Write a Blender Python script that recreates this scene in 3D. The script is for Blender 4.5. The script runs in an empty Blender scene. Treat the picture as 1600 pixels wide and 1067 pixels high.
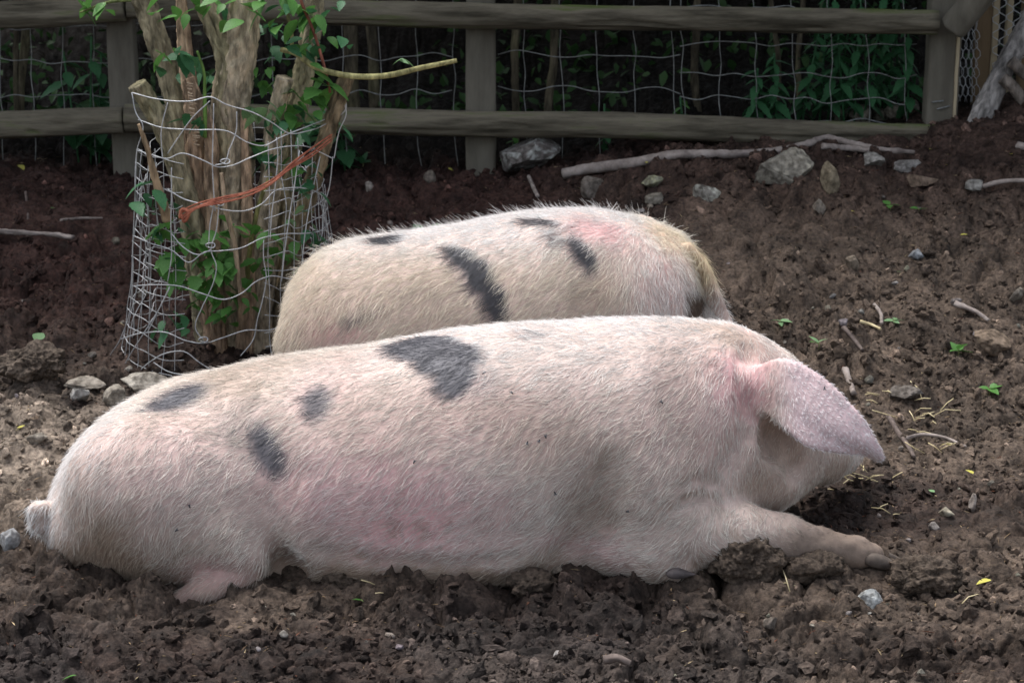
import bpy, math, random
import numpy as np
from mathutils import Vector

# ------------------------------------------------------------------ camera, sky, sun, exposure
SC = bpy.context.scene
COL = SC.collection
PITCH = math.radians(15.6)
CAM = np.array([0.0, -4.3, 1.75])
FPX = 3360.0                                   # focal length in pixels of the 1600 px wide photograph
cam_d = bpy.data.cameras.new('camera')
cam_d.sensor_width = 36.0
cam_d.lens = 36.0 * FPX / 1600.0
cam_d.clip_end = 500
cam_d.dof.use_dof = True
cam_d.dof.focus_distance = 4.75
cam_d.dof.aperture_fstop = 11.0
cam = bpy.data.objects.new('camera', cam_d)
COL.objects.link(cam)
cam.location = CAM
cam.rotation_euler = (math.pi / 2 - PITCH, 0, 0)
SC.camera = cam

SUN_DIR = Vector((-0.30, 0.30, 0.90)).normalized()
w = bpy.data.worlds.new('World')
SC.world = w
w.use_nodes = True
nt = w.node_tree
bg = nt.nodes['Background']
sky = nt.nodes.new('ShaderNodeTexSky')
sky.sky_type = 'NISHITA'
sky.sun_disc = False
sky.sun_elevation = math.asin(SUN_DIR.z)
sky.sun_rotation = math.atan2(SUN_DIR.x, SUN_DIR.y)
sky.air_density = 1.0
sky.dust_density = 4.0
sky.ozone_density = 0.6
hs = nt.nodes.new('ShaderNodeHueSaturation')    # overcast: greyer sky
hs.inputs['Saturation'].default_value = 0.45
nt.links.new(sky.outputs[0], hs.inputs['Color'])
nt.links.new(hs.outputs[0], bg.inputs[0])
bg.inputs[1].default_value = 0.11
sun_d = bpy.data.lights.new('sun', 'SUN')
sun_d.energy = 1.5
sun_d.angle = math.radians(35)
sun_d.color = (1.0, 0.985, 0.965)
sun = bpy.data.objects.new('sun', sun_d)
COL.objects.link(sun)
sun.location = (0, 0, 8)
sun.rotation_euler = SUN_DIR.to_track_quat('Z', 'Y').to_euler()

SC.view_settings.view_transform = 'Standard'
SC.view_settings.look = 'None'
SC.view_settings.gamma = 1.0
SC.view_settings.exposure = 1.38
SC.render.engine = 'CYCLES'
SC.cycles.use_denoising = True
SC.cycles.max_bounces = 6
SC.cycles.diffuse_bounces = 3
SC.cycles.glossy_bounces = 2
SC.cycles.transmission_bounces = 2

rng = np.random.default_rng(7)
random.seed(7)

# ------------------------------------------------------------------ projection helpers
FW = np.array([0, math.cos(PITCH), -math.sin(PITCH)])
RT = np.array([1.0, 0, 0])
UP = np.array([0, math.sin(PITCH), math.cos(PITCH)])

def ray(u, v):
    return FW * FPX + RT * (u - 800.0) + UP * (533.5 - v)

def at(u, v, y):
    d = ray(u, v)
    return CAM + d * ((y - CAM[1]) / d[1])

def depth(p):
    return float(np.dot(np.asarray(p) - CAM, FW))

# ------------------------------------------------------------------ noise in numpy
def _h(ix, iy, iz, seed):
    n = (ix.astype(np.int64) * 374761393 + iy.astype(np.int64) * 668265263 + iz.astype(np.int64) * 2147483647 + seed * 1274126177) & 0xFFFFFFFF
    n = ((n ^ (n >> 13)) * 1274126177) & 0xFFFFFFFF
    n = ((n ^ (n >> 16)) * 2246822519) & 0xFFFFFFFF
    n = n ^ (n >> 15)
    return (n & 0xFFFFFF) / float(0xFFFFFF)

def vnoise(x, y, z=None, seed=0):
    if z is None:
        z = np.zeros_like(x)
    ix, iy, iz = np.floor(x), np.floor(y), np.floor(z)
    fx, fy, fz = x - ix, y - iy, z - iz
    ux, uy, uz = [f * f * f * (f * (f * 6 - 15) + 10) for f in (fx, fy, fz)]
    r = 0
    for a in (0, 1):
        for b in (0, 1):
            for c in (0, 1):
                wgt = (ux if a else 1 - ux) * (uy if b else 1 - uy) * (uz if c else 1 - uz)
                r = r + wgt * _h(ix + a, iy + b, iz + c, seed)
    return r * 2 - 1

def vnoise2(x, y, seed=0):
    ix, iy = np.floor(x), np.floor(y)
    fx, fy = x - ix, y - iy
    ux, uy = [f * f * f * (f * (f * 6 - 15) + 10) for f in (fx, fy)]
    z = np.zeros_like(ix)
    a = _h(ix, iy, z, seed); b = _h(ix + 1, iy, z, seed); c = _h(ix, iy + 1, z, seed); d = _h(ix + 1, iy + 1, z, seed)
    return ((a * (1 - ux) + b * ux) * (1 - uy) + (c * (1 - ux) + d * ux) * uy) * 2 - 1

def fbm2(x, y, oct=4, seed=0, gain=0.5):
    s = 0; a = 1.0; t = 0
    for o in range(oct):
        c, sn = math.cos(o * 0.9), math.sin(o * 0.9)
        s = s + a * vnoise2((x * c - y * sn) * 2 ** o + o * 17.3, (x * sn + y * c) * 2 ** o - o * 9.1, seed + o)
        t += a; a *= gain
    return s / t

def fbm3(x, y, z, oct=3, seed=0, gain=0.5):
    s = 0; a = 1.0; t = 0
    for o in range(oct):
        s = s + a * vnoise(x * 2 ** o + o * 5.3, y * 2 ** o - o * 3.7, z * 2 ** o + o * 1.9, seed + o)
        t += a; a *= gain
    return s / t

def worley2(x, y, seed=0):
    ix, iy = np.floor(x), np.floor(y)
    f1 = np.full_like(x, 9.0); f2 = np.full_like(x, 9.0); cid = np.zeros_like(x)
    z = np.zeros_like(ix)
    for a in (-1, 0, 1):
        for b in (-1, 0, 1):
            cx, cy = ix + a, iy + b
            px = cx + _h(cx, cy, z, seed); py = cy + _h(cx, cy, z, seed + 1)
            d = np.hypot(px - x, py - y)
            nearer = d < f1
            f2 = np.where(nearer, f1, np.minimum(f2, d))
            cid = np.where(nearer, _h(cx, cy, z, seed + 2), cid)
            f1 = np.where(nearer, d, f1)
    return f1, f2, cid

def sstep(x, a, b):
    t = np.clip((x - a) / (b - a), 0, 1)
    return t * t * (3 - 2 * t)

def gauss(x, y, cx, cy, sx, sy):
    return np.exp(-((x - cx) / sx) ** 2 - ((y - cy) / sy) ** 2)

# ------------------------------------------------------------------ object helpers
def tag(o, label=None, cat=None, group=None, kind=None):
    if label: o['label'] = label
    if cat: o['category'] = cat
    if group: o['group'] = group
    if kind: o['kind'] = kind
    return o

def empty(name, loc):
    o = bpy.data.objects.new(name, None)
    COL.objects.link(o)
    o.location = [float(c) for c in loc]
    o.empty_display_size = 0.05
    return o

def fast_mesh(name, V, F, smooth=True):
    """V (n,3); F a list of (m,k) int arrays of tri or quad indices"""
    me = bpy.data.meshes.new(name)
    V = np.asarray(V, dtype=np.float32)
    if not isinstance(F, list):
        F = [F]
    F = [np.asarray(f, dtype=np.int32) for f in F if len(f)]
    loops = np.concatenate([f.ravel() for f in F])
    tot = np.concatenate([np.full(len(f), f.shape[1], dtype=np.int32) for f in F])
    start = np.concatenate([[0], np.cumsum(tot)[:-1]]).astype(np.int32)
    me.vertices.add(len(V)); me.vertices.foreach_set('co', V.ravel())
    me.loops.add(len(loops)); me.loops.foreach_set('vertex_index', loops)
    me.polygons.add(len(tot)); me.polygons.foreach_set('loop_start', start)
    me.polygons.foreach_set('use_smooth', np.full(len(tot), bool(smooth)))
    me.update(calc_edges=True)
    me.validate()
    return me

def set_col(me, C, name='col'):
    a = me.attributes.new(name, 'FLOAT_COLOR', 'POINT')
    C4 = np.ones((len(C), 4), dtype=np.float32)
    C4[:, :3] = C
    a.data.foreach_set('color', C4.ravel())

def link(name, me, mat=None, parent=None, loc=None):
    o = bpy.data.objects.new(name, me)
    COL.objects.link(o)
    if mat is not None and len(me.materials) == 0:
        me.materials.append(mat)
    if parent is not None:
        o.parent = parent
    if loc is not None:
        o.location = [float(c) for c in loc]
    return o

def rel(V, root):
    return np.asarray(V) - np.array(root.location)[None, :]

# ------------------------------------------------------------------ materials
def new_mat(name):
    m = bpy.data.materials.new(name)
    m.use_nodes = True
    return m, m.node_tree, m.node_tree.nodes['Principled BSDF']

def mat_noise(name, c1, c2, scale=8.0, detail=6.0, rough=0.8, bump=0.3, bdist=0.004, bscale=None, stretch=(1, 1, 1), attr=None, spec=0.3, c3=None, rough2=None, lo=0.35, hi=0.65, trans=0.0):
    """two or three tone noise, optional multiplication with a point colour, noise bump"""
    m, t, b = new_mat(name)
    tc = t.nodes.new('ShaderNodeTexCoord')
    mp = t.nodes.new('ShaderNodeMapping')
    mp.inputs['Scale'].default_value = stretch
    t.links.new(tc.outputs['Object'], mp.inputs[0])
    n = t.nodes.new('ShaderNodeTexNoise')
    n.inputs['Scale'].default_value = scale
    n.inputs['Detail'].default_value = detail
    n.inputs['Roughness'].default_value = 0.65
    t.links.new(mp.outputs[0], n.inputs['Vector'])
    r = t.nodes.new('ShaderNodeValToRGB')
    r.color_ramp.elements[0].position = lo
    r.color_ramp.elements[1].position = hi
    r.color_ramp.elements[0].color = (*c1, 1)
    r.color_ramp.elements[1].color = (*c2, 1)
    if c3 is not None:
        e = r.color_ramp.elements.new(min(0.97, hi + 0.12)); e.color = (*c3, 1)
    t.links.new(n.outputs['Fac'], r.inputs[0])
    out = r.outputs[0]
    if attr:
        a = t.nodes.new('ShaderNodeAttribute'); a.attribute_name = attr
        mx = t.nodes.new('ShaderNodeMix'); mx.data_type = 'RGBA'; mx.blend_type = 'MULTIPLY'
        mx.inputs[0].default_value = 1.0
        t.links.new(out, mx.inputs[6]); t.links.new(a.outputs['Color'], mx.inputs[7])
        out = mx.outputs[2]
    t.links.new(out, b.inputs['Base Color'])
    b.inputs['Roughness'].default_value = rough
    b.inputs['Specular IOR Level'].default_value = spec
    if rough2 is not None:
        mr = t.nodes.new('ShaderNodeMapRange')
        mr.inputs['To Min'].default_value = rough; mr.inputs['To Max'].default_value = rough2
        mr.inputs['From Min'].default_value = 0.35; mr.inputs['From Max'].default_value = 0.65
        n3 = t.nodes.new('ShaderNodeTexNoise'); n3.inputs['Scale'].default_value = scale * 0.35; n3.inputs['Detail'].default_value = 4
        t.links.new(mp.outputs[0], n3.inputs['Vector'])
        t.links.new(n3.outputs['Fac'], mr.inputs[0]); t.links.new(mr.outputs[0], b.inputs['Roughness'])
    if bump:
        n2 = t.nodes.new('ShaderNodeTexNoise')
        n2.inputs['Scale'].default_value = bscale or scale * 3
        n2.inputs['Detail'].default_value = 8
        n2.inputs['Roughness'].default_value = 0.7
        t.links.new(mp.outputs[0], n2.inputs['Vector'])
        bp = t.nodes.new('ShaderNodeBump')
        bp.inputs['Strength'].default_value = bump
        bp.inputs['Distance'].default_value = bdist
        t.links.new(n2.outputs['Fac'], bp.inputs['Height'])
        t.links.new(bp.outputs[0], b.inputs['Normal'])
    if trans:
        tr = t.nodes.new('ShaderNodeBsdfTranslucent')
        t.links.new(out, tr.inputs[0])
        ms = t.nodes.new('ShaderNodeMixShader'); ms.inputs[0].default_value = trans
        t.links.new(b.outputs[0], ms.inputs[1]); t.links.new(tr.outputs[0], ms.inputs[2])
        t.links.new(ms.outputs[0], t.nodes['Material Output'].inputs[0])
    return m

M = {}
M['mud'] = mat_noise('mud', (0.40, 0.38, 0.37), (1.45, 1.40, 1.34), 85, 10, 0.62, 1.0, 0.008, 120, attr='col', spec=0.18, rough2=1.0, lo=0.36, hi=0.64, c3=(2.1, 2.0, 1.85))
M['rock'] = mat_noise('rock', (0.42, 0.40, 0.37), (1.15, 1.13, 1.08), 45, 10, 0.9, 1.0, 0.007, 70, attr='col', spec=0.15, c3=(1.6, 1.58, 1.5), lo=0.38, hi=0.6)
M['rail'] = mat_noise('rail_wood', (0.045, 0.039, 0.026), (0.17, 0.15, 0.11), 14, 10, 0.88, 1.0, 0.009, 45, stretch=(0.13, 1, 1), c3=(0.10, 0.125, 0.04), lo=0.36, hi=0.54)
M['post'] = mat_noise('post_wood', (0.10, 0.09, 0.07), (0.19, 0.175, 0.14), 9, 8, 0.85, 0.45, 0.003, 30, stretch=(1, 1, 0.2), c3=(0.12, 0.13, 0.07))
M['plank'] = mat_noise('brown_plank', (0.11, 0.075, 0.04), (0.20, 0.14, 0.08), 9, 8, 0.85, 0.4, 0.003, 30, stretch=(1, 1, 0.15))
M['slat'] = mat_noise('pale_slat', (0.30, 0.24, 0.15), (0.45, 0.38, 0.26), 9, 8, 0.85, 0.4, 0.003, 30, stretch=(1, 1, 0.15))
M['bark'] = mat_noise('bark', (0.40, 0.39, 0.37), (1.35, 1.30, 1.22), 55, 10, 0.9, 1.0, 0.010, 75, stretch=(1, 1, 0.25), attr='col', spec=0.15)
M['stick'] = mat_noise('dead_stick', (0.16, 0.13, 0.115), (0.36, 0.31, 0.28), 24, 8, 0.85, 0.5, 0.003, 60)
M['twig'] = mat_noise('dark_twig', (0.06, 0.045, 0.04), (0.16, 0.125, 0.11), 40, 6, 0.8, 0.4, 0.002, 80)
M['straw'] = mat_noise('straw', (0.42, 0.34, 0.18), (0.68, 0.58, 0.36), 30, 4, 0.7, 0.1, 0.001, 60)
M['wire'] = mat_noise('galvanised_wire', (0.36, 0.37, 0.38), (0.58, 0.59, 0.60), 60, 4, 0.5, 0.0)
M['wire'].node_tree.nodes['Principled BSDF'].inputs['Metallic'].default_value = 0.35
M['old_wire'] = mat_noise('old_wire', (0.14, 0.145, 0.14), (0.28, 0.29, 0.28), 60, 4, 0.6, 0.0)
M['twine'] = mat_noise('orange_twine', (0.22, 0.06, 0.035), (0.42, 0.15, 0.09), 60, 4, 0.75, 0.5, 0.002, 200)
M['leaf'] = mat_noise('leaf', (0.75, 0.75, 0.75), (1.2, 1.2, 1.1), 30, 4, 0.5, 0.25, 0.001, 60, attr='col', trans=0.28)
M['leaf_a'] = mat_noise('fresh_leaf', (0.055, 0.16, 0.035), (0.11, 0.27, 0.06), 25, 4, 0.45, 0.3, 0.001, 60, trans=0.3)
M['leaf_b'] = mat_noise('dark_leaf', (0.03, 0.105, 0.045), (0.06, 0.18, 0.075), 25, 4, 0.5, 0.3, 0.001, 60, trans=0.25)
M['leaf_c'] = mat_noise('pale_leaf', (0.13, 0.25, 0.11), (0.22, 0.36, 0.18), 25, 4, 0.5, 0.3, 0.001, 60, trans=0.25)
M['leaf_d'] = mat_noise('yellow_leaf', (0.40, 0.38, 0.06), (0.55, 0.50, 0.12), 25, 4, 0.6, 0.3, 0.001, 60, trans=0.2)
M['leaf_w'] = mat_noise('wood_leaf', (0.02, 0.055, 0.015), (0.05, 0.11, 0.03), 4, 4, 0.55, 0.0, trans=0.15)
M['green_stem'] = mat_noise('green_stem', (0.16, 0.17, 0.07), (0.30, 0.29, 0.14), 20, 4, 0.6, 0.2, 0.001, 60)
M['notch'] = mat_noise('scarred_bark', (0.28, 0.20, 0.13), (0.48, 0.38, 0.27), 60, 4, 0.8, 0.4, 0.002, 120)
M['hoof'] = mat_noise('hoof', (0.06, 0.05, 0.05), (0.15, 0.125, 0.12), 20, 6, 0.6, 0.3, 0.002, 60)

# ------------------------------------------------------------------ signed distance modelling for the animals
def smin(a, b, k):
    h = np.clip(0.5 + 0.5 * (b - a) / k, 0, 1)
    return b * (1 - h) + a * h - k * h * (1 - h)

def smax(a, b, k):
    return -smin(-a, -b, k)

def rot_axes(rx=0, ry=0, rz=0):
    from mathutils import Euler
    return np.array(Euler((math.radians(rx), math.radians(ry), math.radians(rz))).to_matrix())

def s_ell(P, c, r, R=None):
    p = P - np.asarray(c)
    if R is not None:
        p = p @ R
    r = np.asarray(r)
    k0 = np.sqrt(((p / r) ** 2).sum(1)); k1 = np.sqrt(((p / (r * r)) ** 2).sum(1)) + 1e-9
    return k0 * (k0 - 1) / k1

def s_cap(P, pts, rad):
    d = None
    for i in range(len(pts) - 1):
        a, b = np.asarray(pts[i], float), np.asarray(pts[i + 1], float)
        ba = b - a
        h = np.clip(((P - a) @ ba) / (ba @ ba), 0, 1)
        e = np.linalg.norm(P - a - h[:, None] * ba, axis=1) - (rad[i] + (rad[i + 1] - rad[i]) * h)
        d = e if d is None else smin(d, e, 0.012)
    return d

def pchip(xs, ys, x):
    xs, ys = np.asarray(xs, float), np.asarray(ys, float)
    h = np.diff(xs); dl = np.diff(ys) / h
    m = np.zeros_like(ys)
    for i in range(1, len(xs) - 1):
        if dl[i - 1] * dl[i] > 0:
            w1, w2 = 2 * h[i] + h[i - 1], h[i] + 2 * h[i - 1]
            m[i] = (w1 + w2) / (w1 / dl[i - 1] + w2 / dl[i])
    m[0], m[-1] = dl[0], dl[-1]
    x = np.clip(x, xs[0], xs[-1])
    i = np.clip(np.searchsorted(xs, x) - 1, 0, len(xs) - 2)
    t = (x - xs[i]) / h[i]
    return ((1 + 2 * t) * (1 - t) ** 2 * ys[i] + t * (1 - t) ** 2 * h[i] * m[i] + t * t * (3 - 2 * t) * ys[i + 1] + t * t * (t - 1) * h[i] * m[i + 1])

class Loft:
    """trunk: elliptical stations along x (x, yc, zc, a, b)"""
    def __init__(s, st):
        st = np.array(sorted(st))
        s.x0, s.x1 = st[0, 0], st[-1, 0]
        s.gx = np.linspace(s.x0, s.x1, 400)
        s.t = [pchip(st[:, 0], st[:, i], s.gx) for i in (1, 2, 3, 4)]
    def __call__(s, P):
        x = P[:, 0]
        yc, zc, a, b = [np.interp(x, s.gx, t) for t in s.t]
        dy, dz = (P[:, 1] - yc) / a, (P[:, 2] - zc) / b
        q = np.sqrt(dy * dy + dz * dz) + 1e-6
        d = (q - 1) * np.minimum(a, b)
        out = np.maximum(s.x0 - x, x - s.x1)
        return np.where(out > 0, np.sqrt(np.maximum(d, 0) ** 2 + out ** 2), d)

def surface_nets(F, org, h):
    nx, ny, nz = F.shape
    ins = F < 0
    c = np.zeros((nx - 1, ny - 1, nz - 1), dtype=np.int8)
    for a in (0, 1):
        for b in (0, 1):
            for d in (0, 1):
                c += ins[a:nx - 1 + a, b:ny - 1 + b, d:nz - 1 + d]
    I, J, K = np.nonzero((c > 0) & (c < 8))
    idx = np.full(c.shape, -1, dtype=np.int64)
    idx[I, J, K] = np.arange(len(I))
    acc = np.zeros((len(I), 3)); cnt = np.zeros(len(I))
    corners = [(a, b, d) for a in (0, 1) for b in (0, 1) for d in (0, 1)]
    for p in corners:
        for q in corners:
            if sum(abs(p[i] - q[i]) for i in range(3)) == 1 and p < q:
                f0 = F[I + p[0], J + p[1], K + p[2]]; f1 = F[I + q[0], J + q[1], K + q[2]]
                m = (f0 < 0) != (f1 < 0)
                t = np.where(m, f0 / np.where(m, f0 - f1, 1), 0)
                acc += np.where(m[:, None], np.array(p) + t[:, None] * (np.array(q) - np.array(p)), 0)
                cnt += m
    V = np.stack([I, J, K], 1) + acc / cnt[:, None]
    V = np.asarray(org) + V * h
    quads = []
    for ax in range(3):
        sl0 = [slice(1, -1)] * 3; sl1 = [slice(1, -1)] * 3
        sl0[ax] = slice(0, -1); sl1[ax] = slice(1, None)
        A, B = ins[tuple(sl0)], ins[tuple(sl1)]
        E = np.nonzero(A != B)
        flip = A[E]
        e = [E[i] + (0 if i == ax else 1) for i in range(3)]
        o1, o2 = (ax + 1) % 3, (ax + 2) % 3
        def cell(d1, d2):
            g = [e[0].copy(), e[1].copy(), e[2].copy()]
            g[o1] = g[o1] - 1 + d1; g[o2] = g[o2] - 1 + d2
            return idx[g[0], g[1], g[2]]
        q = np.stack([cell(0, 0), cell(1, 0), cell(1, 1), cell(0, 1)], 1)
        q[~flip] = q[~flip][:, ::-1]
        quads.append(q)
    return V, np.concatenate(quads)

def grad(f, P, e=0.002):
    g = np.empty_like(P)
    for i in range(3):
        d = np.zeros(3); d[i] = e
        g[:, i] = (f(P + d) - f(P - d)) / (2 * e)
    return g

def mesh_sdf(f, lo, hi, h):
    lo, hi = np.asarray(lo, float), np.asarray(hi, float)
    n = np.ceil((hi - lo) / h).astype(int) + 1
    xs, ys, zs = [lo[i] + h * np.arange(n[i]) for i in range(3)]
    F = np.empty(tuple(n))
    for i in range(n[0]):
        Y, Z = np.meshgrid(ys, zs, indexing='ij')
        P = np.stack([np.full(Y.size, xs[i]), Y.ravel(), Z.ravel()], 1)
        F[i] = f(P).reshape(Y.shape)
    V, Q = surface_nets(F, lo, h)
    for _ in range(2):
        g = grad(f, V)
        g2 = (g * g).sum(1)
        step = (f(V) / np.maximum(g2, 0.15))[:, None] * g
        ln = np.linalg.norm(step, axis=1, keepdims=True)
        V = V - step * np.minimum(1, h * 0.6 / np.maximum(ln, 1e-9))
    return V, Q

def march(f, u, v, t0=3.4, t1=7.2):
    d = ray(u, v); d = d / np.linalg.norm(d)
    ts = np.linspace(t0, t1, 1400)
    F = f(CAM + ts[:, None] * d)
    k = np.argmax(F < 0)
    return CAM + ts[k] * d if F[k] < 0 else None

def stations(tr):
    """tr: (u, v_top, v_bottom, half width, y of axis) traced outline -> loft stations"""
    st = []
    for u, vt, vb, a, yc in tr:
        c = at(u, (vt + vb) / 2, yc)
        D = depth(c)
        Hh = (vb - vt) / 2 * D / FPX
        e = PITCH + math.atan(((vt + vb) / 2 - 533.5) / FPX)
        b = math.sqrt(max(Hh * Hh - (a * math.sin(e)) ** 2, (0.35 * Hh) ** 2)) / math.cos(e)
        st.append((c[0], yc, c[2], a, b))
    return st

def sheet_pts(upper, lower, yf, ns=34, ntt=22):
    """ear mid-surface: upper and lower edge traced in pixels from root to tip, yf(s,t) gives the distance"""
    upper, lower = np.array(upper, float), np.array(lower, float)
    su, sl = np.linspace(0, 1, len(upper)), np.linspace(0, 1, len(lower))
    pts, rr = [], []
    for s in np.linspace(0, 1, ns):
        U = np.array([pchip(su, upper[:, i], np.array([s]))[0] for i in (0, 1)])
        L = np.array([pchip(sl, lower[:, i], np.array([s]))[0] for i in (0, 1)])
        for t in np.linspace(0, 1, ntt):
            q = U * (1 - t) + L * t
            pts.append(at(q[0], q[1], yf(s, t)))
            rr.append(0.0115 - 0.0045 * s)
    return np.array(pts), np.array(rr)

def s_sheet(P, S, rr):
    lo, hi = S.min(0) - 0.05, S.max(0) + 0.05
    m = ((P > lo) & (P < hi)).all(1)
    d = np.full(len(P), 0.08)
    if m.any():
        Q = P[m]; out = np.empty(len(Q))
        for i in range(0, len(Q), 4000):
            D = np.sqrt(((Q[i:i + 4000, None, :] - S[None]) ** 2).sum(2)) - rr[None]
            out[i:i + 4000] = D.min(1)
        d[m] = out
    return d

# ---- front pig
YC = 0.27
trunk1 = Loft(stations([
    (84, 775, 832, 0.03, YC), (88, 756, 850, 0.09, YC), (98, 728, 872, 0.15, YC), (118, 694, 894, 0.195, YC), (150, 660, 912, 0.225, YC), (200, 625, 926, 0.25, YC),
    (260, 596, 930, 0.265, YC), (330, 577, 930, 0.275, YC), (420, 559, 925, 0.285, YC), (520, 544, 922, 0.295, YC), (620, 530, 922, 0.30, YC),
    (720, 514, 922, 0.30, YC), (820, 504, 918, 0.295, YC), (920, 499, 905, 0.28, YC), (1000, 497, 890, 0.265, YC), (1070, 499, 870, 0.245, YC),
    (1130, 505, 850, 0.215, YC + .005), (1175, 517, 825, 0.185, YC + .02), (1215, 540, 795, 0.16, YC + .045), (1250, 570, 765, 0.13, YC + .075),
    (1275, 605, 735, 0.095, YC + .1), (1288, 640, 700, 0.04, YC + .12)]))

def A1(u, v, y): return at(u, v, y)

near_ear_pts, near_ear_r = sheet_pts(
    [(1172, 584), (1222, 568), (1272, 588), (1312, 621), (1346, 660), (1368, 697), (1376, 714)],
    [(1174, 618), (1206, 642), (1238, 672), (1268, 694), (1310, 703), (1346, 706), (1373, 715)],
    lambda s, t: 0.165 - 0.160 * math.sin(min(1, s * 1.25) * math.pi * 0.5) + 0.05 * s * s + 0.025 * math.cos((t - 0.45) * 2.4) * -1 * (1 - s) - 0.05 * t * s * (1 - s) + 0.010 * math.sin(t * 4.5 + s * 4) * s - 0.022 * max(0, t - 0.75) * 4 * s * (1 - s) * 2)
far_ear_pts, far_ear_r = sheet_pts(
    [(1215, 560), (1260, 590), (1310, 640), (1350, 690)], [(1230, 590), (1260, 640), (1300, 690), (1345, 700)],
    lambda s, t: 0.50 + 0.14 * s)

def pig1_base(P):
    d = trunk1(P)
    # haunch, stifle and the hind foot tucked under
    d = smin(d, s_ell(P, A1(270, 780, 0.115), (0.235, 0.155, 0.19), rot_axes(0, 20, 0)), 0.035)
    d = smin(d, s_ell(P, A1(375, 846, 0.025), (0.085, 0.065, 0.066), rot_axes(0, 50, 0)), 0.04)
    d = smin(d, s_cap(P, [A1(385, 894, 0.01), A1(325, 920, -0.01), A1(275, 950, -0.01)], [0.036, 0.034, 0.028]), 0.014)
    # belly roll
    d = smin(d, s_ell(P, A1(690, 850, 0.11), (0.30, 0.13, 0.09)), 0.06)
    # shoulder, elbow
    d = smin(d, s_ell(P, A1(1015, 770, 0.14), (0.17, 0.145, 0.20), rot_axes(0, -20, 0)), 0.06)
    d = smin(d, s_cap(P, [A1(955, 840, 0.08), A1(1015, 868, 0.04), A1(1062, 893, 0.02)], [0.075, 0.055, 0.03]), 0.05)
    # foreleg stretched forward
    leg = s_cap(P, [A1(1065, 822, 0.075), A1(1150, 833, 0.06), A1(1222, 843, 0.075), A1(1285, 855, 0.085), A1(1335, 862, 0.09), A1(1362, 867, 0.092)], [0.088, 0.070, 0.056, 0.038, 0.036, 0.026])
    # head: cheek, jowl, snout turned away and down
    hd = s_ell(P, A1(1188, 690, 0.315), (0.115, 0.14, 0.155), rot_axes(0, 20, 0))
    hd = smin(hd, s_ell(P, A1(1190, 742, 0.255), (0.092, 0.105, 0.072), rot_axes(0, 15, 0)), 0.035)
    sn = s_cap(P, [A1(1222, 700, 0.33), A1(1278, 705, 0.42), A1(1308, 703, 0.52)], [0.105, 0.078, 0.062])
    sn = smin(sn, s_ell(P, A1(1322, 697, 0.565), (0.05, 0.02, 0.055), rot_axes(0, 0, -55)), 0.012)
    hd = smin(hd, sn, 0.04)
    d = smin(d, hd, 0.045)
    d = smin(d, leg, 0.028)
    return d

def hide_pts(f, pts, off):
    """points on the hide seen at given pixels, pushed out along the normal"""
    out = []
    for u, v in pts:
        c = march(f, u, v)
        n = grad(f, c[None])[0]
        out.append(c + n / np.linalg.norm(n) * off)
    return out

CREASES = []
for q, rad, off, k in (
        ([(1050, 800), (1072, 783), (1096, 777), (1124, 784)], (0.003, 0.010, 0.011, 0.003), -0.001, 0.016),     # armpit
        ([(1062, 760), (1090, 750), (1125, 755)], (0.003, 0.008, 0.003), 0.004, 0.02),
        ([(905, 860), (925, 805), (955, 730)], (0.050, 0.055, 0.030), 0.034, 0.05),                              # hollow behind the elbow
        ([(1165, 545), (1172, 600), (1165, 680), (1120, 750)], (0.010, 0.022, 0.024, 0.012), 0.010, 0.035),      # neck and cheek
        ([(1150, 560), (1154, 640)], (0.004, 0.008), 0.003, 0.015),
        ([(1184, 590), (1180, 640), (1186, 670)], (0.004, 0.008, 0.004), 0.001, 0.012),
        ([(1208, 645), (1224, 685), (1243, 728)], (0.028, 0.066, 0.030), 0.002, 0.03),                           # hollow under the ear
        ([(395, 650), (425, 740), (428, 820)], (0.04, 0.06, 0.05), 0.045, 0.05),                                 # flank in front of the haunch
        ([(418, 828), (438, 862), (452, 892)], (0.006, 0.026, 0.046), 0.002, 0.022),
        ([(500, 860), (600, 880), (700, 884), (800, 872)], (0.006, 0.016, 0.016, 0.006), 0.008, 0.03)):          # belly fold
    CREASES.append((hide_pts(pig1_base, q, off), rad, k))

def pig1_body(P):
    d = pig1_base(P)
    for q, rad, k in CREASES:
        d = smax(d, -s_cap(P, q, rad), k)
    # tail curl
    d = smin(d, s_cap(P, [A1(104, 812, 0.20), A1(82, 824, 0.17), A1(66, 815, 0.15), A1(60, 798, 0.14), A1(70, 792, 0.13)], [0.030, 0.027, 0.024, 0.020, 0.014]), 0.02)
    return d

def pig1(P):
    d = pig1_body(P)
    d = smin(d, s_sheet(P, near_ear_pts, near_ear_r), 0.036)
    d = smin(d, s_sheet(P, far_ear_pts, far_ear_r), 0.02)
    crust = sstep(P[:, 0], 0.56, 0.68) * sstep(-P[:, 2], -0.17, -0.10)
    return d + 0.0035 * fbm3(P[:, 0] * 9, P[:, 1] * 9, P[:, 2] * 9, 2, 5) + 0.004 * crust * fbm3(P[:, 0] * 34, P[:, 1] * 34, P[:, 2] * 34, 2, 6)

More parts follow.
